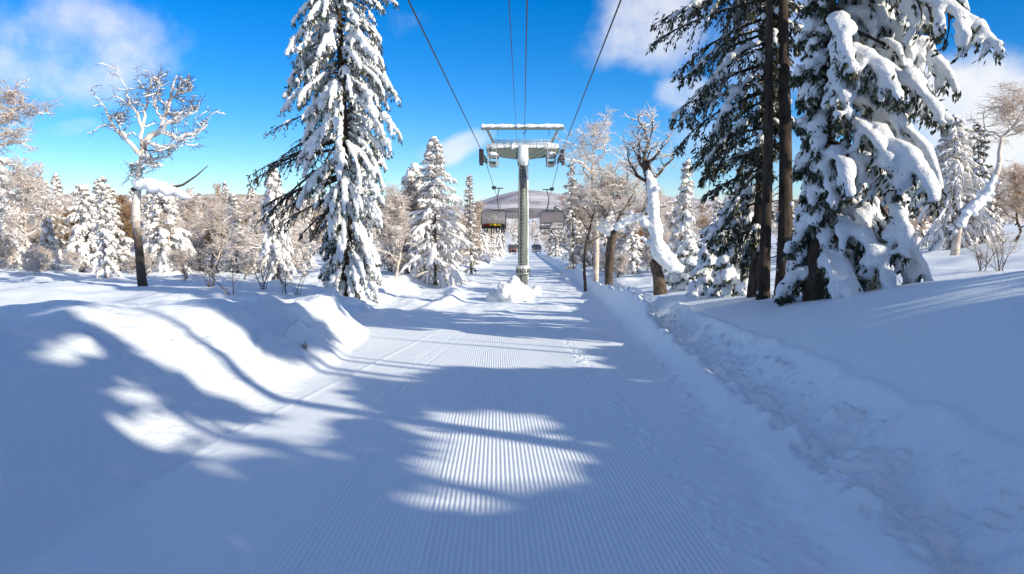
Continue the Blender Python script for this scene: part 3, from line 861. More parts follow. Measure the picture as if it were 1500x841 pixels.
def streak():
    t = NT('galvanised_streaked'); b = t.b
    g = t.n('ShaderNodeTexCoord'); mp = t.n('ShaderNodeMapping'); mp.inputs['Scale'].default_value = (6, 6, .5); t.l(g.outputs['Object'], mp.inputs['Vector'])
    x = t.noise(1.5, 6, .7, mp.outputs[0])
    r = t.ramp(x.outputs['Fac'], [(.3, (.045, .055, .048)), (.5, (.13, .15, .13)), (.75, (.28, .30, .28))])
    t.l(r.outputs['Color'], b.inputs['Base Color']); b.inputs['Metallic'].default_value = .3; b.inputs['Roughness'].default_value = .55
    return t.m
M['galv_streak'] = streak()
tower_x = tower()

# ------------------------------------------------------------------ ropes
XL, XR = float(at(708, 228, TY)[0]) , float(at(821.5, 228, TY)[0])
ZR = float(at(708, 226, TY)[2])
def rope_z(y):
    y = np.asarray(y, float)
    up = ZR + (TY - y) * .051 + .0006 * np.clip(TY - y, 0, 200) * 0
    dn = ZR - (y - TY) * .118 + .00022 * (y - TY) ** 2
    return np.where(y < TY, up, np.maximum(dn, ZR - 15.7))
def haul_z(y): return float(rope_z(y))
yy = np.concatenate([np.linspace(-45, 54, 40), np.linspace(55, 300, 80)])
for xx, lab in ((XL, 'thick steel haul rope over the left sheaves of the tower'), (XR, 'thick steel haul rope over the right sheaves of the tower')):
    mb = MB(); mb.tubes(np.stack([xx + 0 * yy, yy, rope_z(yy)], -1), np.full(len(yy), .026), 8)
    tag(mb.build('haul_rope', M['cable'], None), lab, 'rope', 'ropes of the chairlift')
for (pt, pb, r, lab) in (((772, 0), (768.5, 188), .017, 'thicker dark signal cable meeting the top beam of the tower at its middle'), ((745.5, 0), (756, 190), .011, 'thin bluish cable left of the middle one above the tower')):
    B = at(*pb, TY); A = at(*pt, 16.0); A[0] = at(*pt, 16.0)[0]
    k = np.linspace(-2.6, 1, 40)[:, None]; L_ = A + (B - A) * k
    k2 = np.linspace(.03, 6, 40)[:, None]; dd = np.array([0, 1, -.10]); L2 = B + dd * k2 * 35; L2[:, 2] += .0002 * (k2[:, 0] * 35) ** 2 ; L2[:, 2] = np.maximum(L2[:, 2], B[2] - 13)
    L_ = np.concatenate([L_, L2])
    mb = MB(); mb.tubes(L_, np.full(len(L_), r), 6)
    tag(mb.build('signal_cable', M['cable'], None), lab, 'cable')

# ------------------------------------------------------------------ chairs
M['bubble'] = simple('smoked_hood', (.16, .15, .16), .25, 0, .5)
def bub():
    t = NT('smoked_hood_clear'); b = t.b
    b.inputs['Base Color'].default_value = (.22, .22, .23, 1); b.inputs['Roughness'].default_value = .12; b.inputs['Alpha'].default_value = .55
    return t.m
M['bubble_clear'] = bub()
M['seat_pale'] = simple('pale_seat_shell', (.42, .42, .42), .5)
M['seat_dark'] = simple('dark_seat_pad', (.035, .035, .04), .8)
CW = 1.18
def chair(name, label, group, x, y, facing, hood_down):
    """facing -1: riders look uphill (towards the camera). Origin at the rope grip."""
    root = empty(name, (x, y, haul_z(y)), 0 if facing < 0 else math.pi, label, 'chairlift chair', group)
    D = 4.05                                   # grip to seat
    g = MB(); g.box(-.16, .16, -.28, .28, -.22, .10); g.box(.05, .95, -.08, .08, -.14, -.04)
    for yy_ in (-.22, .22): g.tubes(np.array([[-.2, yy_, .02], [.2, yy_, .02]]), np.array([.10, .10]), 10)
    g.build('grip', M['steel_dark'], root, False)
    h = MB(); k = np.linspace(0, 1, 14)
    h.tubes(np.stack([.55 - .22 * np.sin(k * 3.0) , .10 + .35 * np.sin(k * math.pi), -.1 - 2.15 * k], -1), np.full(14, .05), 8)
    h.tubes(np.array([[-CW * .8, .1, -2.25], [CW * .8, .1, -2.25]]), np.array([.05, .05]), 8)
    h.tubes(np.array([[.55, .1, -2.2], [.2, .1, -2.25]]), np.array([.05, .05]), 8)
    h.build('hanger', M['steel_dark'], root)
    for sx in (-1, 1):
        f = MB(); xx = sx * CW
        p = np.array([[xx * .8, .1, -2.25], [xx, .12, -2.5], [xx * 1.02, .18, -3.2], [xx, .2, -3.9], [xx * .98, -.1, -4.12], [xx * .98, -.5, -4.12]])
        f.tubes(p, np.full(6, .05), 8)
        f.tubes(np.array([[xx, .15, -3.55], [xx, -.45, -3.6], [xx, -.5, -4.1]]), np.full(3, .035), 8)
        f.build('side_frame', M['steel_dark'], root)
    s = MB(); s.box(-CW * .96, CW * .96, -.48, .12, -4.12, -4.02); s.build('seat', M['seat_dark'], root, False)
    b = MB(); b.box(-CW * .96, CW * .96, .14, .24, -4.02, -3.74); b.box(-CW * .5, CW * .5, .14, .24, -3.74, -3.66)
    bo = b.build('backrest', M['seat_pale'], root, False)
    b = MB(); b.box(-CW * .96, CW * .96, .155, .215, -3.58, -3.40); b.build('back_bar', M['seat_pale'], root, False)
    # hood: part of a bent shell
    hd = MB(); n = 12
    if hood_down: a0, a1 = R(75), R(-8)
    else: a0, a1 = R(80), R(176)
    ang = np.linspace(a0, a1, n)
    yc, zc_, rr = -.05, -3.45, 1.12
    prof_ = np.stack([yc - rr * np.cos(ang), zc_ + rr * np.sin(ang)], -1)
    v = []; xs_ = np.linspace(-1, 1, 9)
    for yy_, zz_ in prof_:
        for q in xs_: v.append((q * CW * 1.03, yy_ + .10 * q * q, zz_ - .10 * q ** 4))
    v = np.array(v); inner = v * np.array([.985, 1, 1]) + np.array([0, .03, -.03])
    i9 = np.arange(n * 9).reshape(n, 9)
    q = np.stack([i9[:-1, :-1], i9[:-1, 1:], i9[1:, 1:], i9[1:, :-1]], -1).reshape(-1, 4)
    hd.add(np.concatenate([v, inner]), [q, q[:, ::-1] + n * 9])
    rim = [np.concatenate([i9[0, :-1][:, None], i9[0, 1:][:, None], i9[0, 1:][:, None] + n * 9, i9[0, :-1][:, None] + n * 9], 1), np.concatenate([i9[-1, 1:][:, None], i9[-1, :-1][:, None], i9[-1, :-1][:, None] + n * 9, i9[-1, 1:][:, None] + n * 9], 1)]
    hd.f += rim
    ho = hd.build('hood', M['bubble_clear'] if hood_down else M['bubble'], root)
    e = MB(); e.tubes(v.reshape(n, 9, 3)[:, 0], np.full(n, .04), 6); e.tubes(v.reshape(n, 9, 3)[:, -1], np.full(n, .04), 6); e.tubes(v.reshape(n, 9, 3)[-1], np.full(9, .035), 6); e.tubes(v.reshape(n, 9, 3)[0], np.full(9, .035), 6)
    e.build('hood_rim', M['steel_dark'], ho)
    r = MB(); r.tubes(np.array([[-CW * .9, -.75, -4.55], [CW * .9, -.75, -4.55]]), np.array([.03, .03]), 6)
    for q_ in (-.62, 0, .62): r.tubes(np.array([[q_ * CW, -.6, -3.6], [q_ * CW, -.8, -4.55]]), np.array([.022, .022]), 6)
    r.build('footrest', M['steel_dark'], root)
    return root

def skin_body(name, verts, edges, radii, mat, parent, sub=2):
    me = bpy.data.meshes.new(name); me.from_pydata(verts, edges, [])
    o = obj_from(name, me, None)
    m = o.modifiers.new('skin', 'SKIN'); m.use_smooth_shade = True
    for i, r in enumerate(radii): me.skin_vertices[0].data[i].radius = r if isinstance(r, tuple) else (r, r)
    me.skin_vertices[0].data[0].use_root = True
    o.modifiers.new('sub', 'SUBSURF').levels = sub; o.modifiers['sub'].render_levels = sub
    dg = bpy.context.evaluated_depsgraph_get()
    new = bpy.data.meshes.new_from_object(o.evaluated_get(dg)); bpy.data.objects.remove(o)
    new.name = name; new.materials.clear(); new.materials.append(mat)
    new.polygons.foreach_set('use_smooth', np.ones(len(new.polygons), bool))
    q = obj_from(name, new, parent)
    return q

M['skin'] = simple('face_skin', (.55, .36, .27), .6)
M['pants'] = simple('dark_ski_pants', (.025, .025, .03), .8)
def person(label, loc, rz, jacket, helmet, pants='pants', group='riders on the lift chairs'):
    root = empty('person', loc, rz, label, 'person', group)
    # seated, looking along -Y; origin on the seat
    V = [(0, 0, .10), (0, .03, .32), (0, .04, .50), (0, .03, .60), (0, .0, .72), (0, -.02, .82),          # pelvis .. head
         (-.10, -.02, .08), (-.13, -.46, .10), (-.12, -.48, -.30), (-.12, -.66, -.36),                       # right leg
         (.10, -.02, .08), (.13, -.46, .10), (.12, -.48, -.30), (.12, -.66, -.36),
         (-.20, .03, .50), (-.27, -.06, .26), (-.16, -.30, .16), (.20, .03, .50), (.27, -.06, .26), (.16, -.30, .16)]
    E = [(0, 1), (1, 2), (2, 3), (3, 4), (4, 5), (0, 6), (6, 7), (7, 8), (8, 9), (0, 10), (10, 11), (11, 12), (12, 13), (2, 14), (14, 15), (15, 16), (2, 17), (17, 18), (18, 19)]
    rad = [.15, .15, .15, .06, .095, .085, .10, .085, .075, .06, .10, .085, .075, .06, .075, .06, .045, .075, .06, .045]
    body = skin_body('body', V, E, rad, M[pants], root, 2)
    jv = [V[0], V[1], V[2], V[3], V[14], V[15], V[16], V[17], V[18], V[19]]
    je = [(0, 1), (1, 2), (2, 3), (2, 4), (4, 5), (5, 6), (2, 7), (7, 8), (8, 9)]
    skin_body('jacket', jv, je, [.19, .185, .18, .10, .10, .085, .07, .10, .085, .07], jacket, root, 2)
    h = MB(); th = np.linspace(0, math.pi / 2, 6)
    h.tubes(np.stack([0 * th, -.01 + 0 * th, .76 + .13 * np.sin(th)], -1), .128 * np.cos(th) + .004, 12)
    ho = h.build('helmet', helmet, root)
    g = MB(); g.tubes(np.array([[-.10, -.085, .775], [0, -.118, .775], [.10, -.085, .775]]), np.full(3, .035), 8); g.build('goggles', M['rubber'], root)
    f = MB(); f.tubes(np.array([[0, -.07, .73], [0, -.085, .70], [0, -.075, .66]]), np.array([.05, .055, .045]), 8); f.build('face', M['skin'], root)
    for sx in (-1, 1):
        b = MB(); b.tubes(np.array([[sx * .12, -.47, -.26], [sx * .12, -.50, -.40], [sx * .12, -.60, -.42], [sx * .12, -.74, -.42]]), np.array([.085, .09, .08, .06]), 10); b.build('boot', M['rubber'], root)
    return root

J = {k: simple(k + '_jacket', c, .7) for k, c in dict(red=(.42, .02, .02), yellow=(.80, .56, .01), olive=(.36, .27, .01), black=(.02, .02, .024), grey=(.25, .25, .27), maroon=(.22, .03, .03)).items()}
H_ = {k: simple(k + '_helmet', c, .4) for k, c in dict(black=(.02, .02, .02), white=(.75, .75, .75), red=(.4, .03, .02)).items()}
GR = 'chairs on the lift ropes'
YC = 74.0
chair('lift_chair', 'four-seat lift chair carrying riders in red, yellow and black, left of the tower', GR, XL, YC, -1, True)
zs = haul_z(YC) - 4.02
for dx, j, h, lab in ((-.78, 'red', 'black', 'person in a red jacket on the near left chair, left seat'), (-.10, 'yellow', 'black', 'person in a yellow jacket sitting in the middle of the near left chair'),
                      (.42, 'olive', 'black', 'person in a dull mustard jacket beside the bright yellow jacket'), (.92, 'black', 'white', 'person in black clothes with a pale helmet at the right end of the near chair')):
    person(lab, (XL + dx, YC - .02, zs), 0, J[j], H_[h])
chair('lift_chair', 'empty lift chair with raised smoked hood and pale backrest, right of the tower pole', GR, XR, 75.0, 1, False)
YF = 180.0
chair('lift_chair', 'tiny distant lift chair with riders just left of the tower pole', GR, XL, YF, -1, False)
zs = haul_z(YF) - 4.02
for dx, j in ((-.7, 'maroon'), (-.1, 'black'), (.55, 'maroon')):
    person('tiny person in dark clothes on the distant left chair' if j == 'black' else 'tiny person in a dull red jacket on the distant left chair', (XL + dx, YF - .02, zs), 0, J[j], H_['black'], group='riders on the distant chair')
chair('lift_chair', 'tiny distant empty lift chair right of the tower pole', GR, XR, 186.0, 1, False)
# ------------------------------------------------------------------ single birches one can point at
def put_broad(root, d, bark, twig):
    d['trunk'].build('trunk', M[bark], root); d['twigs'].build('crown', M[twig], root)
    if d['snow'].n: d['snow'].build('snow_load', M['tree_snow'], root)

def birch_lone():
    rng = np.random.default_rng(52)
    b = on_ground(209, 419); Y = b[1]; S = Y / FPX
    root = plant_root('birch_tree', 'lone tall birch with snow-whitened crooked limbs and dark foot, left of the fir', 'tree', b[0], b[1])
    def zp_(c): return [(q[0] / 2.403, q[1] / 2.403 + 90) for q in c]
    def loc(c, dep):
        c = zp_(c); n = len(c)
        return [((px - 210) * S, dep * i / max(n - 1, 1), (420 - py) * S) for i, (px, py) in enumerate(c)]
    pth = loc([(507, 795), (500, 720), (497, 640), (490, 560), (497, 470), (508, 400), (518, 330), (530, 290), (552, 252), (592, 235), (600, 190), (625, 140), (640, 80), (655, 42)], .3)
    LB = [[(515, 312), (490, 270), (455, 250), (430, 235), (410, 190), (398, 168)], [(530, 286), (535, 230), (528, 180), (515, 140), (503, 112)], [(536, 225), (542, 170), (545, 120), (552, 58)],
          [(592, 236), (640, 215), (690, 195), (728, 172)], [(600, 240), (650, 262), (700, 240), (738, 215)], [(545, 276), (600, 302), (650, 290), (692, 272)], [(525, 325), (570, 332), (622, 322)],
          [(520, 352), (570, 348), (622, 366)], [(512, 345), (486, 350), (479, 398)], [(600, 192), (572, 150), (562, 105)], [(640, 84), (680, 98), (706, 68)], [(622, 140), (660, 112), (702, 84)],
          [(455, 250), (460, 210), (470, 175)], [(612, 165), (610, 110), (622, 60)], [(640, 215), (660, 180), (700, 165)]]
    dep = [.3, -.4, .5, -.3, .6, -.6, .2, -.5, .1, .5, -.3, .4, -.2, -.5, .5]
    d = broadleaf(pth, [.21, .19, .175, .165, .16, .15, .145, .14, .13, .11, .09, .07, .05, .025], rng, limbs=[loc(c, q) for c, q in zip(LB, dep)],
                  limb_r=[.105, .085, .07, .075, .075, .07, .055, .055, .045, .05, .04, .05, .04, .04, .04], n2=7, n3=4, ntw=4, tw_len=.34, tw_r=.0065, snow=1.6, crook=.34, lv3r=.014, r_ratio=.42)
    d['trunk'].build('trunk', M['birch_lone'], root); d['twigs'].build('crown', M['twig_dark'], root); d['snow'].build('snow_load', M['tree_snow'], root)
    # low right limb with its thick pad of snow, and thin bare branch beyond
    sn = MB(); k = [(209, 266), (216, 264), (226, 263), (236, 268), (248, 269), (258, 275), (268, 274), (280, 281), (290, 284)]
    sn.tubes(np.array([((px - 210) * S, -.15, (420 - py) * S) for px, py in k]), np.array([.22, .30, .27, .33, .24, .27, .18, .20, .10]), 10)
    remesh(sn, .06, 'limb_snow', M['tree_snow'], root, 2)
    lb = MB(); lb.tubes(np.array([((px - 210) * S, -.2 + .02 * i, (422 - py) * S) for i, (px, py) in enumerate([(206, 275), (225, 268), (250, 275), (280, 268), (300, 255), (318, 240)])]), np.array([.10, .09, .07, .05, .035, .015]), 7)
    lb.build('low_limb', M['birch_brown'], root)

def lone_mat():
    t = NT('birch_bark_dark_foot'); g = t.n('ShaderNodeTexCoord'); s = t.n('ShaderNodeSeparateXYZ'); t.l(g.outputs['Object'], s.inputs[0])
    x = t.noise(3.5, 5, .65, g.outputs['Object'])
    r = t.ramp(x.outputs['Fac'], [(.32, (.40, .31, .23)), (.55, (.80, .76, .71))])
    r2 = t.ramp(x.outputs['Fac'], [(.35, (.03, .024, .02)), (.7, (.10, .075, .06))])
    m = t.n('ShaderNodeMath', operation='MULTIPLY_ADD'); t.l(x.outputs['Fac'], m.inputs[0]); m.inputs[1].default_value = 1.2; t.l(s.outputs['Z'], m.inputs[2])
    st = t.n('ShaderNodeMapRange'); t.l(m.outputs[0], st.inputs['Value']); st.inputs['From Min'].default_value = 3.0; st.inputs['From Max'].default_value = 3.9
    mx = t.n('ShaderNodeMixRGB'); t.l(st.outputs[0], mx.inputs['Fac']); t.l(r2.outputs[0], mx.inputs['Color1']); t.l(r.outputs[0], mx.inputs['Color2'])
    t.l(mx.outputs[0], t.b.inputs['Base Color']); t.b.inputs['Roughness'].default_value = .85
    return t.m
M['birch_lone'] = lone_mat()
birch_lone()

def path_birch(name, label, pts, Yb, rads, seed, bark, twig, snow_side=None, base_px=None, **kw):
    rng = np.random.default_rng(seed)
    b = at(pts[0][0], pts[0][1], Yb); z = gz(b[0], Yb)
    S = Yb / FPX; x0, y0 = pts[0]
    root = plant_root(name, label, 'tree', b[0], Yb, None)
    dz = z - b[2]
    pth = [((px - x0) * S, .2 * math.sin(i * 1.3), (y0 - py) * S - (dz if i > 0 else 0) + .1) for i, (px, py) in enumerate(pts)]
    d = broadleaf(pth, rads, rng, **kw)
    put_broad(root, d, bark, twig)
    if snow_side:
        sn = MB(); n = len(snow_side)
        P = np.array([((px - x0) * S, -.22, (y0 - py) * S - dz + .1) for px, py, r in snow_side]); r = np.array([q[2] for q in snow_side]) * S
        rr = np.random.default_rng(seed); m = 18; u = np.linspace(0, n - 1, m)
        P = np.stack([np.interp(u, np.arange(n), P[:, k]) for k in range(3)], -1); r = np.interp(u, np.arange(n), r) * (1 + .13 * rr.normal(size=m))
        sn.tubes(P, r * .85, 9, up=(0, 1, 0))
        for _ in range(46):
            j = rr.uniform(0, m - 1.01); c = np.array([np.interp(j, np.arange(m), P[:, k]) for k in range(3)]); q = np.interp(j, np.arange(m), r)
            c = c + rr.normal(0, .55, 3) * q; e = q * rr.uniform(.25, .55)
            sn.tubes(np.array([c + [0, 0, e * w_] for w_ in (-.9, -.4, .2, .8)]), e * np.array([.5, 1, .95, .4]), 8, up=(0, 1, 0))
        remesh(sn, .045, 'trunk_snow', M['tree_snow'], root, 2, .025)
    return root

# bent white birch left of the spruce: dark foot, thick snow plastered trunk
path_birch('birch_tree', 'bent birch plastered with thick snow, dark gnarled foot, left of the twin-stemmed spruce',
           [(968, 426), (966, 405), (957, 388), (962, 372), (957, 340), (952, 300), (949, 270), (944, 250), (938, 235), (945, 210)], 30, [.30, .24, .21, .20, .18, .16, .14, .12, .10, .05], 61, 'birch_brown', 'rime',
           [(998, 392, 8), (984, 386, 13), (972, 378, 17), (963, 364, 15), (958, 345, 11.5), (955, 325, 10), (954, 305, 9.5), (952, 285, 8.5), (949, 266, 7.5), (944, 250, 4)],
           n1=11, h0=.66, len1=(.20, .17), up=1.1, n2=5, n3=3, ntw=4, tw_len=.35, tw_r=.007, snow=.9, crook=.3, lv3r=.016, r_ratio=.55)
# birches right of the tower
path_birch('birch_tree', 'slim rimed birch with forked pale limbs just right of the thin conifer', [(873, 403), (874, 360), (872, 320), (868, 290), (866, 250), (868, 225), (872, 205)], 46, [.19, .17, .15, .13, .09, .06, .03], 62, 'birch', 'rime',
           n1=12, h0=.36, len1=(.34, .16), up=.55, spread=1.2, n2=5, n3=5, ntw=5, tw_len=.5, tw_r=.008, snow=.8, lv3r=.017)
path_birch('birch_tree', 'stout brown-trunked birch with a lump of snow at its crotch', [(891, 408), (891, 380), (893, 350), (890, 325), (896, 300), (908, 275)], 43, [.21, .19, .17, .14, .09, .05], 63, 'birch_brown', 'rime',
           [(884, 340, 6), (887, 332, 10), (891, 322, 9), (895, 312, 4)], n1=13, h0=.45, len1=(.42, .25), up=.7, n2=6, n3=6, ntw=7, tw_len=.5, tw_r=.009, snow=.9, lv3r=.018)
path_birch('birch_tree', 'thin leaning birch, left of the two thicker birch trunks', [(858, 406), (856, 380), (860, 350), (866, 320), (872, 296)], 44, [.10, .09, .08, .06, .03], 64, 'birch_brown', 'rime_tan',
           n1=9, h0=.4, len1=(.35, .2), up=.8, n2=5, n3=5, ntw=6, tw_len=.5, tw_r=.009, snow=.5, lv3r=.015)
path_birch('birch_tree', 'half-fallen birch with a long snow-padded trunk reaching right', [(893, 385), (898, 345), (908, 328), (925, 321), (945, 318), (962, 326)], 40, [.2, .17, .14, .12, .08, .04], 65, 'birch_brown', 'rime',
           [(900, 334, 6), (912, 324, 8), (928, 317, 7.5), (945, 316, 6), (955, 318, 3)], n1=8, h0=.4, len1=(.3, .2), up=.4, n2=5, n3=5, ntw=6, tw_len=.4, tw_r=.009, snow=.9, lv3r=.016)
# curved birch far right
path_birch('birch_tree', 'curved white-trunked birch in front of the dense conifer at the far right', [(1400, 342), (1408, 315), (1425, 298), (1440, 282), (1449, 255), (1455, 225), (1460, 205), (1472, 188), (1482, 165)], 40, [.22, .2, .19, .17, .14, .11, .09, .06, .03], 66, 'birch', 'rime_tan',
           [(1403, 330, 8), (1410, 310, 9), (1425, 298, 9), (1439, 281, 8), (1447, 258, 4)], n1=13, h0=.62, len1=(.22, .17), up=.7, n2=5, n3=5, ntw=6, tw_len=.45, tw_r=.008, snow=.25, crook=.26, lv3r=.015)
# crown leaning in from the left edge
path_birch('birch_tree', 'birch leaning in at the left edge with bright snow-lined limbs', [(-26, 420), (-30, 360), (-26, 300), (-16, 250), (-4, 215), (10, 190), (22, 168)], 34, [.2, .18, .16, .14, .1, .07, .03], 67, 'birch', 'rime_tan',
           n1=12, h0=.45, len1=(.3, .2), up=.7, n2=6, n3=6, ntw=6, tw_len=.45, tw_r=.008, snow=.9, crook=.26, lv3r=.016)

# ------------------------------------------------------------------ bare shrubs and stalks poking out of the snow
def shrub(px, py, H, n, seed, label, y=None, spread=.5, r=.012, name='bare_shrub', snow=0.0, group=None):
    rng = np.random.default_rng(seed)
    b = on_ground(px, py) if y is None else at(px, py, y)
    root = plant_root(name, label, 'shrub', b[0], b[1], None, 0, group, .05)
    az = rng.uniform(0, 6.28, n); L = H * rng.uniform(.5, 1.1, n)
    P = arc(rng.normal(0, .12, (n, 3)) * np.array([1, 1, 0]) * H * .4, az, L, R(90) - np.abs(rng.normal(0, spread, n)), rng.normal(.1, .35, n), 8, rng, .18)
    st = MB(); st.tubes(P, r * np.linspace(1.2, .4, 8)[None] * np.ones((n, 1)), 5)
    m = 7; S = rng.uniform(.3, .98, (n, m)); q, t = interp_path(P, S)
    a = rng.uniform(0, 6.28, n * m)
    P2 = arc(q.reshape(-1, 3), a, np.repeat(L, m) * rng.uniform(.12, .38, n * m), rng.uniform(.1, 1.1, n * m), rng.normal(-.1, .3, n * m), 5, rng, .2)
    st.tubes(P2, r * .55 * np.linspace(1, .4, 5)[None] * np.ones((n * m, 1)), 4)
    st.build('stem', M['twig_dark'], root)
    S = rng.uniform(.3, .98, (n * m, 4)); q, t = interp_path(P2, S)
    P3 = arc(q.reshape(-1, 3), rng.uniform(0, 6.28, n * m * 4), rng.uniform(.05, .18, n * m * 4) * H, rng.uniform(-.1, 1.1, n * m * 4), rng.normal(0, .3, n * m * 4), 4, rng, .2)
    tw = MB(); tw.tubes(P3, r * .4 * np.ones((len(P3), 4)), 3, cap=False); tw.build('crown', M['rime_tan'], root)
    return root
shrub(310, 420, 1.9, 12, 71, 'bare tangled shrub midway between the lone birch and the big fir', spread=.6)
shrub(385, 424, 1.7, 8, 72, 'sparse bare shrub with slanting stems near the big fir')
shrub(345, 432, 1.9, 3, 73, 'few long bare stalks slanting up to the right out of the snow', spread=.9, r=.018)
shrub(418, 430, 1.3, 5, 74, 'thin upright stalks at the left foot of the big fir', spread=.25)
shrub(436, 432, 1.0, 4, 75, 'short stalks nearest the trunk of the big fir, on its left', spread=.35)
shrub(1438, 397, 1.5, 7, 76, 'bare fan-shaped shrub on the open right slope, the left one of two', spread=.5)
shrub(1462, 397, 1.6, 8, 77, 'bare fan-shaped shrub on the open right slope, the right one of two', spread=.5)
shrub(447, 512, .22, 5, 78, 'tiny tuft of dry stalks in the near left snow bank', spread=.5, r=.005)
shrub(270, 412, 1.3, 6, 79, 'small bare shrub just right of the lone birch', spread=.5)
# ------------------------------------------------------------------ kinds of forest trees (unit copies, scaled when planted)
KINDS = {}
def keep_kind(key, H, parts):
    KINDS.setdefault(key, []).append((H, parts))

def mid_conifer(key, seed, H, Rr, pw, nb, snow, frost=True, **kw):
    rng = np.random.default_rng(seed)
    a = dict(r0=.13, t0=.07, pitch=(-.35, .45), droop=(.75, .55), n_sec=8, sec_len=.34, sec_droop=.7, leaf=(.30, .085), leaf_n=5, snow=snow, snow_flat=1.4, sec_snow=.75, bend=.05, leafmain=9, snow_drop=.16, K=7, snow_lumps=.35)
    a.update(kw)
    d = conifer(H, cone(Rr, pw, .7), nb, rng, **a)
    t = d['trunk'].mesh('trunk'); t.materials.append(M['bark_grey'])
    n = d['needles'].mesh('crown', False); n.materials.append(M['needles_frost' if frost else 'needles'])
    s = d['snow'].mesh('snow_load'); s.materials.append(M['mid_snow'])
    keep_kind(key, H, [('trunk', t), ('crown', n), ('snow_load', s)])
for i in range(6): mid_conifer('conifer', 100 + i, 10, (2.2, 2.5, 1.9, 2.8, 2.3, 2.1)[i], (.85, .7, 1.0, .8, .6, .95)[i], (86, 96, 70, 104, 90, 64)[i], (.22, .26, .18, .24, .3, .16)[i], droop=((.75, .55), (.95, .7), (.5, .4), (.9, .6), (1.1, .9), (.6, .4))[i])
for i in range(3): mid_conifer('spire', 110 + i, 10, 1.35 + .15 * i, .8, 78, .18)
for i in range(2): mid_conifer('thin', 120 + i, 10, 1.0, .7, 60, .085, pitch=(-.1, .5), droop=(.35, .3), snow_drop=.35)
for i in range(2): mid_conifer('dark', 130 + i, 10, 1.9, .8, 84, .13, frost=i == 1, snow_drop=.25)
mid_conifer('tower_fir', 140, 11, 2.9, .88, 135, .15, frost=True, n_sec=10, leaf=(.22, .07), leaf_n=6, K=9, pitch=(-.30, .5), droop=(.65, .4), snow_drop=.25)
mid_conifer('dense', 141, 10, 3.0, .55, 150, .14, frost=True, n_sec=10, leaf=(.22, .07), leaf_n=7, snow_drop=.25)

def mid_broad(key, seed, twig, bark='birch', H=9, **kw):
    rng = np.random.default_rng(seed)
    b = rng.normal(0, .35, (6, 2)); b[0] = 0
    pth = np.concatenate([np.cumsum(b, 0), np.linspace(0, H * .8, 6)[:, None]], 1)
    a = dict(n1=13, h0=.22, len1=(.42, .22), up=.95, n2=6, n3=5, ntw=7, tw_len=.62, tw_r=.019, snow=1.0, lv3r=.032)
    a.update(kw)
    d = broadleaf(pth, [.16, .14, .12, .10, .07, .03], rng, **a)
    ps = []
    for nm, k, mt in (('trunk', 'trunk', bark), ('crown', 'twigs', twig), ('snow_load', 'snow', 'mid_snow')):
        if not d[k].n: continue
        me = d[k].mesh(nm); me.materials.append(M[mt]); ps.append((nm, me))
    keep_kind(key, H, ps)
for i in range(4): mid_broad('rimed', 150 + i, 'rime')
for i in range(3): mid_broad('tan', 160 + i, 'rime_tan', 'birch_brown', snow=.45)
for i in range(2): mid_broad('brown', 170 + i, 'twig_tan', 'birch_brown', snow=0, ntw=9)
for i in range(3): mid_broad('bush', 180 + i, 'rime', 'birch_brown', H=4.5, h0=.03, len1=(.75, .4), n1=16, tw_len=.5, snow=.6)
for i in range(2): mid_broad('drooped', 190 + i, 'rime', 'birch', H=7, h0=.25, len1=(.6, .35), up=-.15, droop_tw=.8, n1=16, snow=1.0)

first_use = {}
def plant(key, i, x, y, H, label, group=None, cat='tree', rz=None, wid=1.0, rng=RNG, sink=.12, z=None):
    kinds = KINDS[key]; H0, parts = kinds[i % len(kinds)]
    nm = {'conifer': 'snowy_conifer', 'spire': 'snowy_conifer', 'thin': 'slender_conifer', 'dark': 'dark_conifer', 'tower_fir': 'fir_tree', 'dense': 'dense_conifer', 'bush': 'frosted_bush'}.get(key, 'birch_tree' if key in ('rimed', 'drooped') else 'larch_tree')
    if key == 'bush': cat = 'shrub'
    root = plant_root(nm, label, cat, x, y, z, rng.uniform(0, 6.28) if rz is None else rz, group, sink)
    s = H / H0; root.scale = (s * wid, s * wid, s)
    root.rotation_euler = (rng.normal(0, .03), rng.normal(0, .03), root.rotation_euler[2])
    for n_, me in parts: obj_from(n_, me, root)
    return root

def plant_px(key, i, px, top, Y, label, base=None, group=None, wid=1.0, rz=None):
    """tree whose foot is seen at column px at distance Y and whose top reaches image row `top`"""
    P = at(px, 330, Y); x = P[0]; z = gz(x, Y)
    H = float(at(px, top, Y)[2]) - z
    return plant(key, i, x, Y, max(H, .8), label, group, wid=wid, rz=rz)

# --- trees one can point at
plant_px('tower_fir', 0, 637, 197, 52, 'tall snow-dusted conifer left of the lift tower, tallest between big fir and tower')
plant_px('conifer', 1, 612, 238, 56, 'snowy conifer half hidden behind the tall one, on its left')
plant_px('tan', 0, 598, 268, 54, 'tan frosted birch at the left foot of the tall conifer by the tower')
plant_px('thin', 0, 690, 253, 78, 'slender sparse conifer standing alone behind the chair with riders')
plant_px('thin', 1, 841, 236, 82, 'slender tall conifer with short level branches behind the empty chair')
plant_px('tan', 1, 842, 268, 84, 'tan frosted larch wrapped round the slender conifer behind the empty chair', wid=.7)
plant_px('conifer', 2, 994, 225, 34, 'snowy conifer behind the bent white birch', wid=.85)
plant_px('dense', 0, 1398, 164, 46, 'broad dense conifer, frosted grey-white, at the far right behind the curved birch', wid=.9)
plant_px('dark', 0, 1436, 176, 49, 'frosted conifer close behind the dense one, on its right', wid=1.0)
plant_px('tan', 1, 1487, 238, 45, 'brown frosted larch at the right edge beside the curved birch', wid=1.1)
plant_px('tan', 2, 1515, 262, 43, 'brownish tree cut by the right edge of the view', wid=1.0)
plant_px('rimed', 0, 36, 236, 52, 'large pinkish frosted birch near the left edge, in front of the forest', wid=1.0)
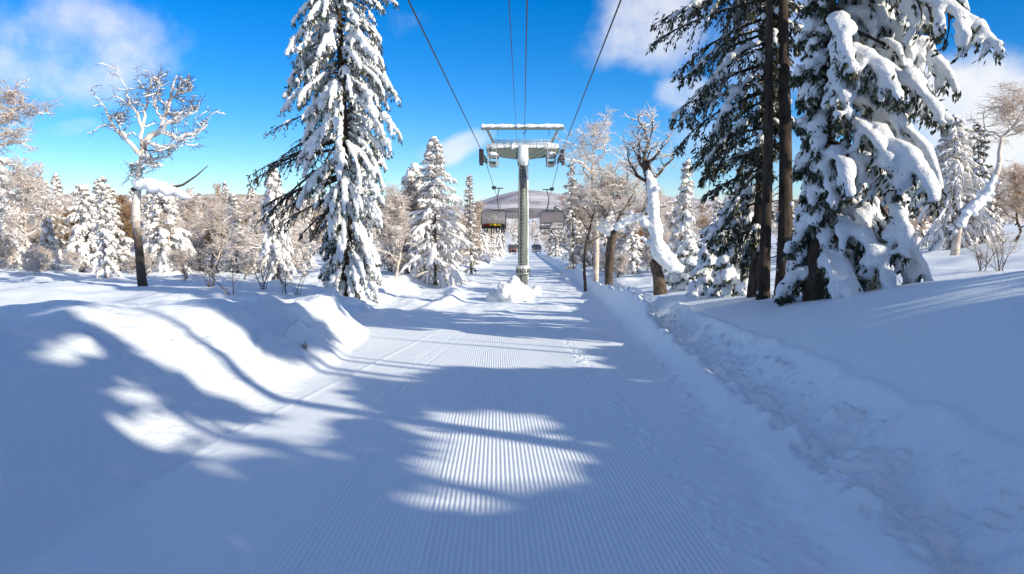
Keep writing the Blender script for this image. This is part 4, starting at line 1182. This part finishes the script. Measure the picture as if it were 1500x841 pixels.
plant_px('conifer', 0, 14, 228, 58, 'tall frosted conifer at the left edge, behind the pinkish birch')
plant_px('spire', 0, 152, 254, 46, 'bright snowy conifer with narrow tip and dark stem, left of the lone birch', wid=1.05)
plant_px('conifer', 3, 240, 264, 56, 'wide weeping conifer buried in snow just behind the lone birch', wid=1.25)
plant_px('spire', 1, 87, 252, 82, 'narrow snowy conifer rising above the forest, second clump from the left edge')
plant_px('spire', 2, 125, 268, 88, 'small pointed snowy conifer between the two brighter ones on the left')
plant_px('brown', 1, 108, 300, 60, 'tan-brown bare larch in front of the left forest')
plant_px('brown', 0, 320, 320, 62, 'low tan larch right of the weeping conifer')
plant_px('drooped', 0, 405, 300, 44, 'frosted drooping birch just left of the big fir', wid=1.0)
plant_px('rimed', 2, 578, 280, 46, 'frosted birch just right of the big fir')
plant_px('conifer', 1, 405, 240, 39, 'dark-shaded conifer half hidden behind the bare left limbs of the big fir', wid=.85)
plant_px('bush', 0, 1290, 385, 36, 'low bush under the hanging boughs of the snow-laden fir', wid=1.0)

# --- the forest: every tree its own thing, sorted by where it stands
frng = np.random.default_rng(77)
def fill(n, px0, px1, Y0, Y1, top, jit, kinds, probs, label, group, avoid=()):
    placed = []; tries = 0
    while len(placed) < n and tries < n * 40:
        tries += 1
        px = frng.uniform(px0, px1); Y = Y0 * (Y1 / Y0) ** frng.uniform()
        x = at(px, 330, Y)[0]
        if x_left(Y) - 1.8 < x < x_right(Y) + 1.8: continue
        if any((x - a) ** 2 + (Y - b) ** 2 < (1.5 + Y * .008) ** 2 for a, b in placed): continue
        k = kinds[frng.choice(len(kinds), p=np.array(probs) / sum(probs))]
        t = top + frng.normal(0, jit) + (0 if k not in ('bush',) else 0)
        z = gz(x, Y); H = float(at(px, t, Y)[2]) - z
        if k in ('tan', 'brown', 'rimed', 'drooped'): H *= .82
        if k == 'bush': H *= .45
        if H < 1.2: continue
        if H > 15: H = 15
        lab = label.replace('KIND', {'conifer': 'snow-crusted conifer', 'spire': 'snow-crusted conifer', 'thin': 'slender conifer', 'dark': 'dark snow-dusted conifer', 'rimed': 'white frosted birch', 'drooped': 'white frosted birch', 'tan': 'tan frosted larch', 'brown': 'brown bare larch', 'bush': 'low frosted bush'}[k])
        gname = group + ', ' + {'conifer': 'conifers', 'spire': 'conifers', 'thin': 'conifers', 'dark': 'dark conifers', 'rimed': 'birches', 'drooped': 'birches', 'tan': 'larches', 'brown': 'brown larches', 'bush': 'bushes'}[k]
        if k == 'thin': gname = group + ', slender conifers'
        plant(k, int(frng.integers(10)), x, Y, H, lab, gname, wid=frng.uniform(.85, 1.2), rng=frng)
        placed.append((x, Y))
fill(44, -40, 200, 55, 150, 280, 12, ['conifer', 'spire', 'rimed', 'tan', 'brown', 'bush'], [4, 4, 4, 2, 1.4, 2], 'KIND in the forest left of the lone birch', 'left forest')
fill(54, 215, 455, 56, 150, 276, 9, ['conifer', 'spire', 'rimed', 'tan', 'brown', 'bush', 'drooped'], [3, 3, 5, 3, 1, 3, 1], 'KIND in the forest between the lone birch and the big fir', 'middle left forest')
fill(32, 560, 700, 58, 140, 292, 14, ['conifer', 'spire', 'rimed', 'tan', 'bush', 'drooped'], [3, 2, 5, 3, 3, 1], 'KIND in the forest between the big fir and the tower', 'forest left of the tower')
fill(48, 690, 815, 100, 260, 322, 9, ['conifer', 'dark', 'rimed', 'spire', 'tan'], [3, 3, 3, 2, 1], 'KIND down the slope behind the lift tower', 'forest behind the tower')
fill(34, 810, 1010, 56, 150, 290, 16, ['conifer', 'rimed', 'tan', 'brown', 'bush', 'spire'], [2, 5, 5, 3, 3, 2], 'KIND in the forest between the tower and the twin-stemmed spruce', 'forest right of the tower')
fill(14, 1010, 1300, 42, 90, 285, 14, ['conifer', 'rimed', 'dark', 'tan'], [3, 3, 2, 3], 'KIND glimpsed through the big trees on the right', 'forest behind the right trees')
fill(20, 1290, 1560, 52, 110, 262, 14, ['conifer', 'rimed', 'tan', 'brown', 'dark'], [3, 4, 3, 3, 1], 'KIND behind the open slope at the far right', 'far right forest')
fill(14, -20, 450, 44, 62, 352, 12, ['bush', 'rimed', 'drooped'], [5, 1, 1], 'KIND at the front edge of the left forest', 'front of the left forest')
fill(8, 565, 670, 50, 60, 345, 10, ['bush'], [1], 'KIND at the foot of the conifers left of the tower', 'bushes left of the tower')
fill(8, 850, 1000, 46, 62, 345, 12, ['bush'], [1], 'KIND at the foot of the birches right of the tower', 'bushes right of the tower')

# --- the far woods, one mass
def far_woods():
    rng = np.random.default_rng(88)
    mb = MB()
    def grove(x, y, z, H, con, m):
        n = len(x)
        t = rng.uniform(.03, 1, (n, m)) ** (.8); a = rng.uniform(0, 6.28, (n, m))
        rr = np.where(con[:, None], (1 - t) * .24 + .02, .26 * np.sqrt(np.clip(1 - ((t - .62) / .40) ** 2, .02, 1))) * H[:, None] * rng.uniform(.35, 1.1, (n, m))
        C = np.stack([x[:, None] + rr * np.cos(a), y[:, None] + rr * np.sin(a), z[:, None] + t * H[:, None]], -1).reshape(-1, 3)
        D = np.stack([np.cos(a), np.sin(a), np.where(con[:, None], -.6, .9) + rng.normal(0, .3, a.shape)], -1).reshape(-1, 3)
        L = np.repeat(H, m) * (1.6 / math.sqrt(m)) * rng.uniform(.6, 1.3, n * m)
        mb.leaves(C, D, L, L * np.where(np.repeat(con, m), .38, .16), rng, .8)
    for n, Y0, Y1, m in ((1000, 150, 300, 150), (2200, 300, 700, 60), (2600, 700, 1100, 26)):
        Y = Y0 + (Y1 - Y0) * rng.uniform(0, 1, n); x = Y * rng.uniform(-.85, .82, n)
        k = ~((x > x_left(Y) - 2) & (x < x_right(Y) + 2) & (Y < 330))
        x, Y = x[k], Y[k]
        dens = fbm(x * .02, Y * .02, 5, 2) > -.35
        x, Y = x[dens], Y[dens]
        grove(x, Y, terrain_far(x, Y), rng.uniform(5.5, 11.5, len(x)), rng.uniform(size=len(x)) < .5, m)
    o = mb.build('distant_forest', M['far_wood'], None, False)
    tag(o, 'pale frosted forest covering the land beyond the nearer trees', 'forest', None, 'stuff')
def terrain_far(x, y): return ground(x, y)
M['far_wood'] = needle_mat('far_frosted_wood', [(0, (.22, .17, .13)), (.25, (.56, .47, .39)), (.45, (.80, .75, .69)), (1, (.92, .90, .87))], .4)
far_woods()

# ------------------------------------------------------------------ hills on the horizon
def hill_mat(name, dark, light, s):
    t = NT(name); g = t.n('ShaderNodeTexCoord')
    mp = t.n('ShaderNodeMapping'); mp.inputs['Scale'].default_value = (1, 1, 1); t.l(g.outputs['Object'], mp.inputs['Vector'])
    a = t.noise(.006 * s, 6, .62, mp.outputs[0]); b = t.noise(.09 * s, 3, .7, mp.outputs[0])
    m = t.n('ShaderNodeMath', operation='MULTIPLY_ADD'); t.l(b.outputs['Fac'], m.inputs[0]); m.inputs[1].default_value = .55
    t.l(a.outputs['Fac'], m.inputs[2])
    r = t.ramp(m.outputs[0], [(.62, dark), (.80, tuple((p + q) / 2 for p, q in zip(dark, light))), (.98, light)])
    t.l(r.outputs[0], t.b.inputs['Base Color']); t.b.inputs['Roughness'].default_value = .9; t.b.inputs['Specular IOR Level'].default_value = .1
    t.l(t.bump(b.outputs['Fac'], 9), t.b.inputs['Normal'])
    return t.m
def hill(name, label, y0, profile, depth, seed, mat, base=-60):
    """ridge line through (px, row) pairs as seen, given true distance and depth"""
    px = np.array([p[0] for p in profile], float); row = np.array([p[1] for p in profile], float)
    xs = np.linspace(px[0], px[-1], 180); rw = np.interp(xs, px, row)
    k = np.array([1, 2, 3, 2, 1]) / 9.
    rw = np.convolve(np.pad(rw, 2, mode='edge'), k, 'valid')
    top = np.array([at(a, b, y0) for a, b in zip(xs, rw)])
    v = np.linspace(-1, 1, 60)
    X = top[:, 0][None] * np.ones((60, 1)); Y = y0 + v[:, None] * depth * np.ones((1, 180))
    sh = np.cos(np.clip(v, -1, 1) * math.pi / 2) ** 1.15
    Z = base + (top[:, 2][None] - base) * sh[:, None]
    Z = Z + fbm(X * 3.2 / depth, Y * 3.2 / depth, seed, 5, .5) * depth * .035 * (sh[:, None] ** .5) * (1 - .8 * sh[:, None] ** 8)
    idx = np.arange(60 * 180).reshape(60, 180)
    mb = MB(); mb.add(np.stack([X, Y, Z], -1), np.stack([idx[:-1, :-1], idx[:-1, 1:], idx[1:, 1:], idx[1:, :-1]], -1).reshape(-1, 4))
    tag(mb.build(name, mat), label, None, None, 'structure')
hill('hill', 'rounded snowy mountain on the horizon behind the lift tower', 4200,
     [(420, 330), (560, 318), (640, 308), (690, 301), (715, 292), (745, 283), (772, 279), (800, 282), (840, 287), (880, 289), (940, 288), (990, 290), (1080, 300), (1250, 310), (1500, 318)], 1500, 3,
     hill_mat('far_mountain', (.27, .25, .27), (.75, .75, .78), .8))
hill('hill', 'dark wooded ridge in front of the snowy mountain', 2000,
     [(400, 330), (600, 322), (690, 316), (720, 307), (760, 304), (800, 306), (840, 309), (880, 300), (930, 296), (1000, 305), (1100, 312), (1300, 312), (1560, 318)], 600, 9,
     hill_mat('wooded_ridge', (.10, .085, .085), (.42, .40, .41), 1.5))
hill('hill', 'low frosted wooded ridge behind the left forest', 1500, [(-300, 276), (-100, 281), (60, 284), (200, 287), (330, 283), (450, 289), (560, 297), (640, 310), (700, 325)], 420, 19,
     hill_mat('frosted_ridge', (.46, .38, .31), (.86, .83, .79), 2.2))
hill('hill', 'low wooded ridge behind the right trees', 1500, [(860, 325), (930, 312), (1050, 300), (1200, 290), (1350, 280), (1500, 276), (1800, 270)], 420, 29,
     hill_mat('brown_ridge', (.22, .175, .155), (.62, .58, .56), 2.2))
# ------------------------------------------------------------------ firs on the right bank beyond the edge of the view: their gaps let the sun through
SUN_EL, SUN_AZ = R(25), R(121)
sun_dir = np.array([math.sin(SUN_AZ) * math.cos(SUN_EL), math.cos(SUN_AZ) * math.cos(SUN_EL), math.sin(SUN_EL)])
LIT = [[(585, 618), (700, 606), (790, 618), (856, 642), (864, 690), (848, 730), (750, 744), (590, 732), (620, 700), (640, 690), (590, 674), (620, 648), (620, 636)],
       [(425, 545), (490, 500), (530, 478), (866, 480), (864, 536), (640, 538), (610, 552), (500, 552)],
       [(150, 478), (205, 474), (262, 490), (350, 500), (440, 540), (470, 556), (540, 577), (508, 612), (400, 632), (300, 612), (378, 596), (270, 556), (200, 516)],
       [(100, 452), (170, 440), (262, 440), (334, 462), (362, 492), (300, 484), (228, 461), (110, 467)],
       [(35, 510), (60, 492), (112, 491), (160, 518), (112, 527), (50, 531)], [(0, 472), (70, 455), (82, 468), (0, 478)],
       [(150, 624), (200, 610), (290, 622), (400, 618), (505, 606), (500, 628), (290, 640), (225, 640), (180, 646)],
       [(262, 660), (300, 657), (330, 664), (338, 650), (390, 652), (410, 665), (370, 686), (300, 686)], [(158, 560), (231, 554), (232, 582), (165, 586)],
       [(1235, 478), (1330, 438), (1420, 430), (1500, 398), (1600, 370), (1600, 406), (1500, 432), (1400, 470), (1330, 486)],
       [(128, 756), (148, 748), (168, 756), (168, 774), (148, 783), (130, 776)], [(370, 776), (395, 762), (424, 780), (424, 800), (398, 805)], [(474, 666), (496, 664), (512, 674), (490, 680)]]
def inside(px, py, poly):
    r = np.zeros(px.shape, bool); n = len(poly)
    for i in range(n):
        (x0, y0), (x1, y1) = poly[i], poly[(i + 1) % n]
        c = ((y0 > py) != (y1 > py)) & (px < (x1 - x0) * (py - y0) / ((y1 - y0) + 1e-9) + x0)
        r ^= c
    return r
LIT = [[(sum(q[0] for q in p) / len(p) + (a - sum(q[0] for q in p) / len(p)) * 1.07, sum(q[1] for q in p) / len(p) + (b - sum(q[1] for q in p) / len(p)) * 1.16) for a, b in p] for p in LIT]
# seen along the sunbeams the whole matter is flat: one map of the snow that lies in the sun
SU = np.array([math.cos(SUN_AZ), -math.sin(SUN_AZ), 0.0]); SV = np.cross(sun_dir, SU)
CELL = .10
def sun_map():
    out = set()
    G = np.zeros((1400, 700), bool)
    for x0, x1, y0, y1, st in ((-16, 13, 2.5, 26, .045), (-45, 13, 24, 62, .085)):
        X, Y = np.meshgrid(np.arange(x0, x1, st), np.arange(y0, y1, st)); X = X.ravel(); Y = Y.ravel()
        P = np.stack([X, Y, ground(X, Y, False)], -1)
        px, py, w = proj(P)
        r = np.zeros(len(P), bool)
        for p in LIT: r |= inside(px, py, p)
        r |= (py < 484) & (px < 925) & (px > 500); r |= (py < 436) & (px < 900); r |= Y > 24
        P = P[r]
        i = np.floor((P @ SU) / CELL).astype(int) + 700; j = np.floor((P @ SV) / CELL).astype(int) + 350
        k = (i >= 0) & (i < 1400) & (j >= 0) & (j < 700)
        G[i[k], j[k]] = True
    return G
SUN_MAP = sun_map()
def lets_sun(Q):
    """True where a twig at Q would throw its shade on snow that lies in the sun"""
    Q = np.asarray(Q, float)
    i = np.clip(np.floor((Q @ SU) / CELL).astype(int) + 700, 0, 1399); j = np.clip(np.floor((Q @ SV) / CELL).astype(int) + 350, 0, 699)
    r = SUN_MAP[i, j]
    u = (Q[..., 0] - 8.5) / sun_dir[0]; B = Q - sun_dir * np.maximum(u, 0)[..., None]
    return r | ((B[..., 1] > 17.5) & (B[..., 1] < 28) & (B[..., 2] > -2.2))

SHADE = [(16, -9.5, 15, 3.2), (24.5, -11, 19, 3.6), (25, -4, 18, 3.5), (14.0, -12.5, 13, 3.0), (12.5, -7.5, 13.5, 3.0), (14.5, -3.7, 14, 3.2), (14.2, 0.1, 10, 2.9), (15.0, 4.1, 8.5, 2.8), (16.2, 7.9, 7.0, 2.7), (18, 11.7, 6.0, 2.6), (20, -11.0, 15, 3.3), (20.5, -6.0, 16, 3.4), (21, -1.0, 15, 3.3), (22, 3.5, 12, 3.2), (13, -17.5, 14, 3.2), (21, -16.5, 16, 3.4), (22, 9.0, 9, 3.0), (17.5, -2.1, 13, 3), (17.5, 2.1, 11, 3), (11.5, -11.0, 12, 2.8), (14, -21.5, 14, 3.3)]
def shade_firs():
    for i, (x, y, H, Rr) in enumerate(SHADE):
        rng = np.random.default_rng(300 + i)
        z = gz(x, y) - .2
        root = empty('fir_tree', (x, y, z), 0, 'dense snow-loaded fir on the right bank beyond the edge of the view', 'tree', 'firs beyond the right edge')
        off = np.array([x, y, z])
        d = conifer(H, cone(Rr, .55, .9, .05), int(H * 9), rng, r0=.10 + .008 * H, t0=.015, pitch=(-.25, .45), droop=(.75, .5), n_sec=11, sec_len=.38, sec_droop=.6, leaf=(.48, .22), leaf_n=6,
                    snow=.20, snow_flat=1.5, sec_snow=.8, bend=.05, leafmain=16, snow_drop=.1, K=8, cull=lambda Q: lets_sun(Q + off))
        d['trunk'].build('trunk', M['bark'], root); d['needles'].build('crown', M['needles'], root, False); d['snow'].build('snow_load', M['tree_snow'], root)
shade_firs()
# ------------------------------------------------------------------ daylight
# sun_dir is set with the shade firs
sd = bpy.data.lights.new('sun', 'SUN'); so = bpy.data.objects.new('sun', sd); col.objects.link(so)
sd.energy = 4.15; sd.angle = R(.5); sd.color = (1.0, .875, .705)
so.rotation_euler = Vector(sun_dir).to_track_quat('Z', 'Y').to_euler()
so.location = (60, -16, 30)
world = bpy.data.worlds.new('World'); scene.world = world; world.use_nodes = True
wt = world.node_tree; wn = wt.nodes; wl = wt.links
bg = wn['Background']
sky = wn.new('ShaderNodeTexSky'); sky.sky_type = 'NISHITA'; sky.sun_disc = False
sky.sun_elevation = SUN_EL; sky.sun_rotation = SUN_AZ
sky.altitude = 900; sky.air_density = .9; sky.dust_density = 0; sky.ozone_density = 6.0
hs = wn.new('ShaderNodeHueSaturation'); hs.inputs['Saturation'].default_value = 1.28; hs.inputs['Value'].default_value = 1.0
wl.new(sky.outputs[0], hs.inputs['Color'])
bg.inputs['Strength'].default_value = .10
# clouds: soft patches in the sky, each at its own bearing and height
tc = wn.new('ShaderNodeTexCoord')
def vm(op, a, b=None):
    n = wn.new('ShaderNodeVectorMath'); n.operation = op
    for k, q in enumerate((a, b)):
        if q is None: continue
        if hasattr(q, 'links'): wl.new(q, n.inputs[k])
        else: n.inputs[k].default_value = q
    return n
def mt(op, a, b=None, clamp=False):
    n = wn.new('ShaderNodeMath'); n.operation = op; n.use_clamp = clamp
    for k, q in enumerate((a, b)):
        if q is None: continue
        if hasattr(q, 'links'): wl.new(q, n.inputs[k])
        else: n.inputs[k].default_value = q
    return n.outputs[0]
nz = wn.new('ShaderNodeTexNoise'); nz.inputs['Scale'].default_value = 7; nz.inputs['Detail'].default_value = 7; nz.inputs['Roughness'].default_value = .6
wl.new(tc.outputs['Generated'], nz.inputs['Vector'])
nf = wn.new('ShaderNodeTexNoise'); nf.inputs['Scale'].default_value = 3.5; nf.inputs['Detail'].default_value = 3
wl.new(tc.outputs['Generated'], nf.inputs['Vector'])
warp = vm('SCALE', vm('SUBTRACT', nf.outputs['Color'], (.5, .5, .5)).outputs[0]); warp.inputs['Scale'].default_value = .16
dirv = vm('ADD', tc.outputs['Generated'], warp.outputs[0]).outputs[0]
total = None
for px, py, wx, wy, dens in [(115, 85, 150, 85, .62), (190, 115, 70, 50, .25), (100, 208, 55, 16, .32), (950, 50, 105, 85, .62), (1000, 160, 70, 36, .6),
                             (675, 202, 55, 20, .55), (1470, 185, 115, 85, .85), (1480, 260, 140, 60, .6), (1130, 60, 110, 120, .5), (1120, 230, 160, 60, .3), (590, 40, 50, 24, .14), (60, 20, 90, 50, .3), (365, 118, 40, 25, .16)]:
    d = ray(px, py); d = d / np.linalg.norm(d)
    rt = np.cross(d, (0, 0, 1)); rt /= np.linalg.norm(rt); up = np.cross(rt, d)
    off = vm('SUBTRACT', dirv, tuple(d)).outputs[0]
    a = mt('MULTIPLY', vm('DOT_PRODUCT', off, tuple(rt)).outputs['Value'], FPX / wx)
    b = mt('MULTIPLY', vm('DOT_PRODUCT', off, tuple(up)).outputs['Value'], FPX / wy)
    c = mt('MULTIPLY', vm('DOT_PRODUCT', off, tuple(d)).outputs['Value'], 3.0)
    q = mt('ADD', mt('ADD', mt('MULTIPLY', a, a), mt('MULTIPLY', b, b)), mt('MULTIPLY', c, c))
    g = mt('MULTIPLY', mt('SUBTRACT', 1.25, q, True), dens)
    total = g if total is None else mt('MAXIMUM', total, g)
sx = wn.new('ShaderNodeSeparateXYZ'); wl.new(tc.outputs['Generated'], sx.inputs[0])
def mr(v, a, b):
    n = wn.new('ShaderNodeMapRange'); n.interpolation_type = 'SMOOTHSTEP'
    wl.new(v, n.inputs['Value']); n.inputs['From Min'].default_value = a; n.inputs['From Max'].default_value = b
    return n.outputs[0]
total = mt('MULTIPLY', mr(mt('ADD', mt('MULTIPLY', total, 1.25), mt('MULTIPLY', mt('SUBTRACT', nz.outputs['Fac'], .52), 2.3)), .15, 1.12), mt('ADD', mt('MULTIPLY', total, .6), .4, True))
# unseen broken cloud added overhead and behind to brighten and whiten the shade
rear_fill = mt('MAXIMUM', mr(mt('MULTIPLY', sx.outputs['Y'], -1.0), .05, .45), mt('MULTIPLY', mr(sx.outputs['Z'], .42, .62), .35))
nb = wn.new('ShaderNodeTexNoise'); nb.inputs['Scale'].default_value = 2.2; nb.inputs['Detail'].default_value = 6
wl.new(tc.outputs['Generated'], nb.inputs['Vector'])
total = mt('MAXIMUM', total, mt('MULTIPLY', rear_fill, mt('MULTIPLY', mr(nb.outputs['Fac'], .42, .58), .58)))
fac = total
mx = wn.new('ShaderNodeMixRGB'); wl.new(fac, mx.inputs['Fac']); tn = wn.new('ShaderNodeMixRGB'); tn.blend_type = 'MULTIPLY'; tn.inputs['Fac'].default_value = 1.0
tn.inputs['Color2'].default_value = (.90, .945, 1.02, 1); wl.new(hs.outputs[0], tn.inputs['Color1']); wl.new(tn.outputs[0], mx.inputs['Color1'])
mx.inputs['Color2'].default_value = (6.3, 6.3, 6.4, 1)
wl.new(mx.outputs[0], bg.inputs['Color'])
scene.view_settings.view_transform = 'Standard'; scene.view_settings.look = 'None'
scene.view_settings.gamma = 1.0; scene.view_settings.use_curve_mapping = False
scene.view_settings.exposure = 0.66
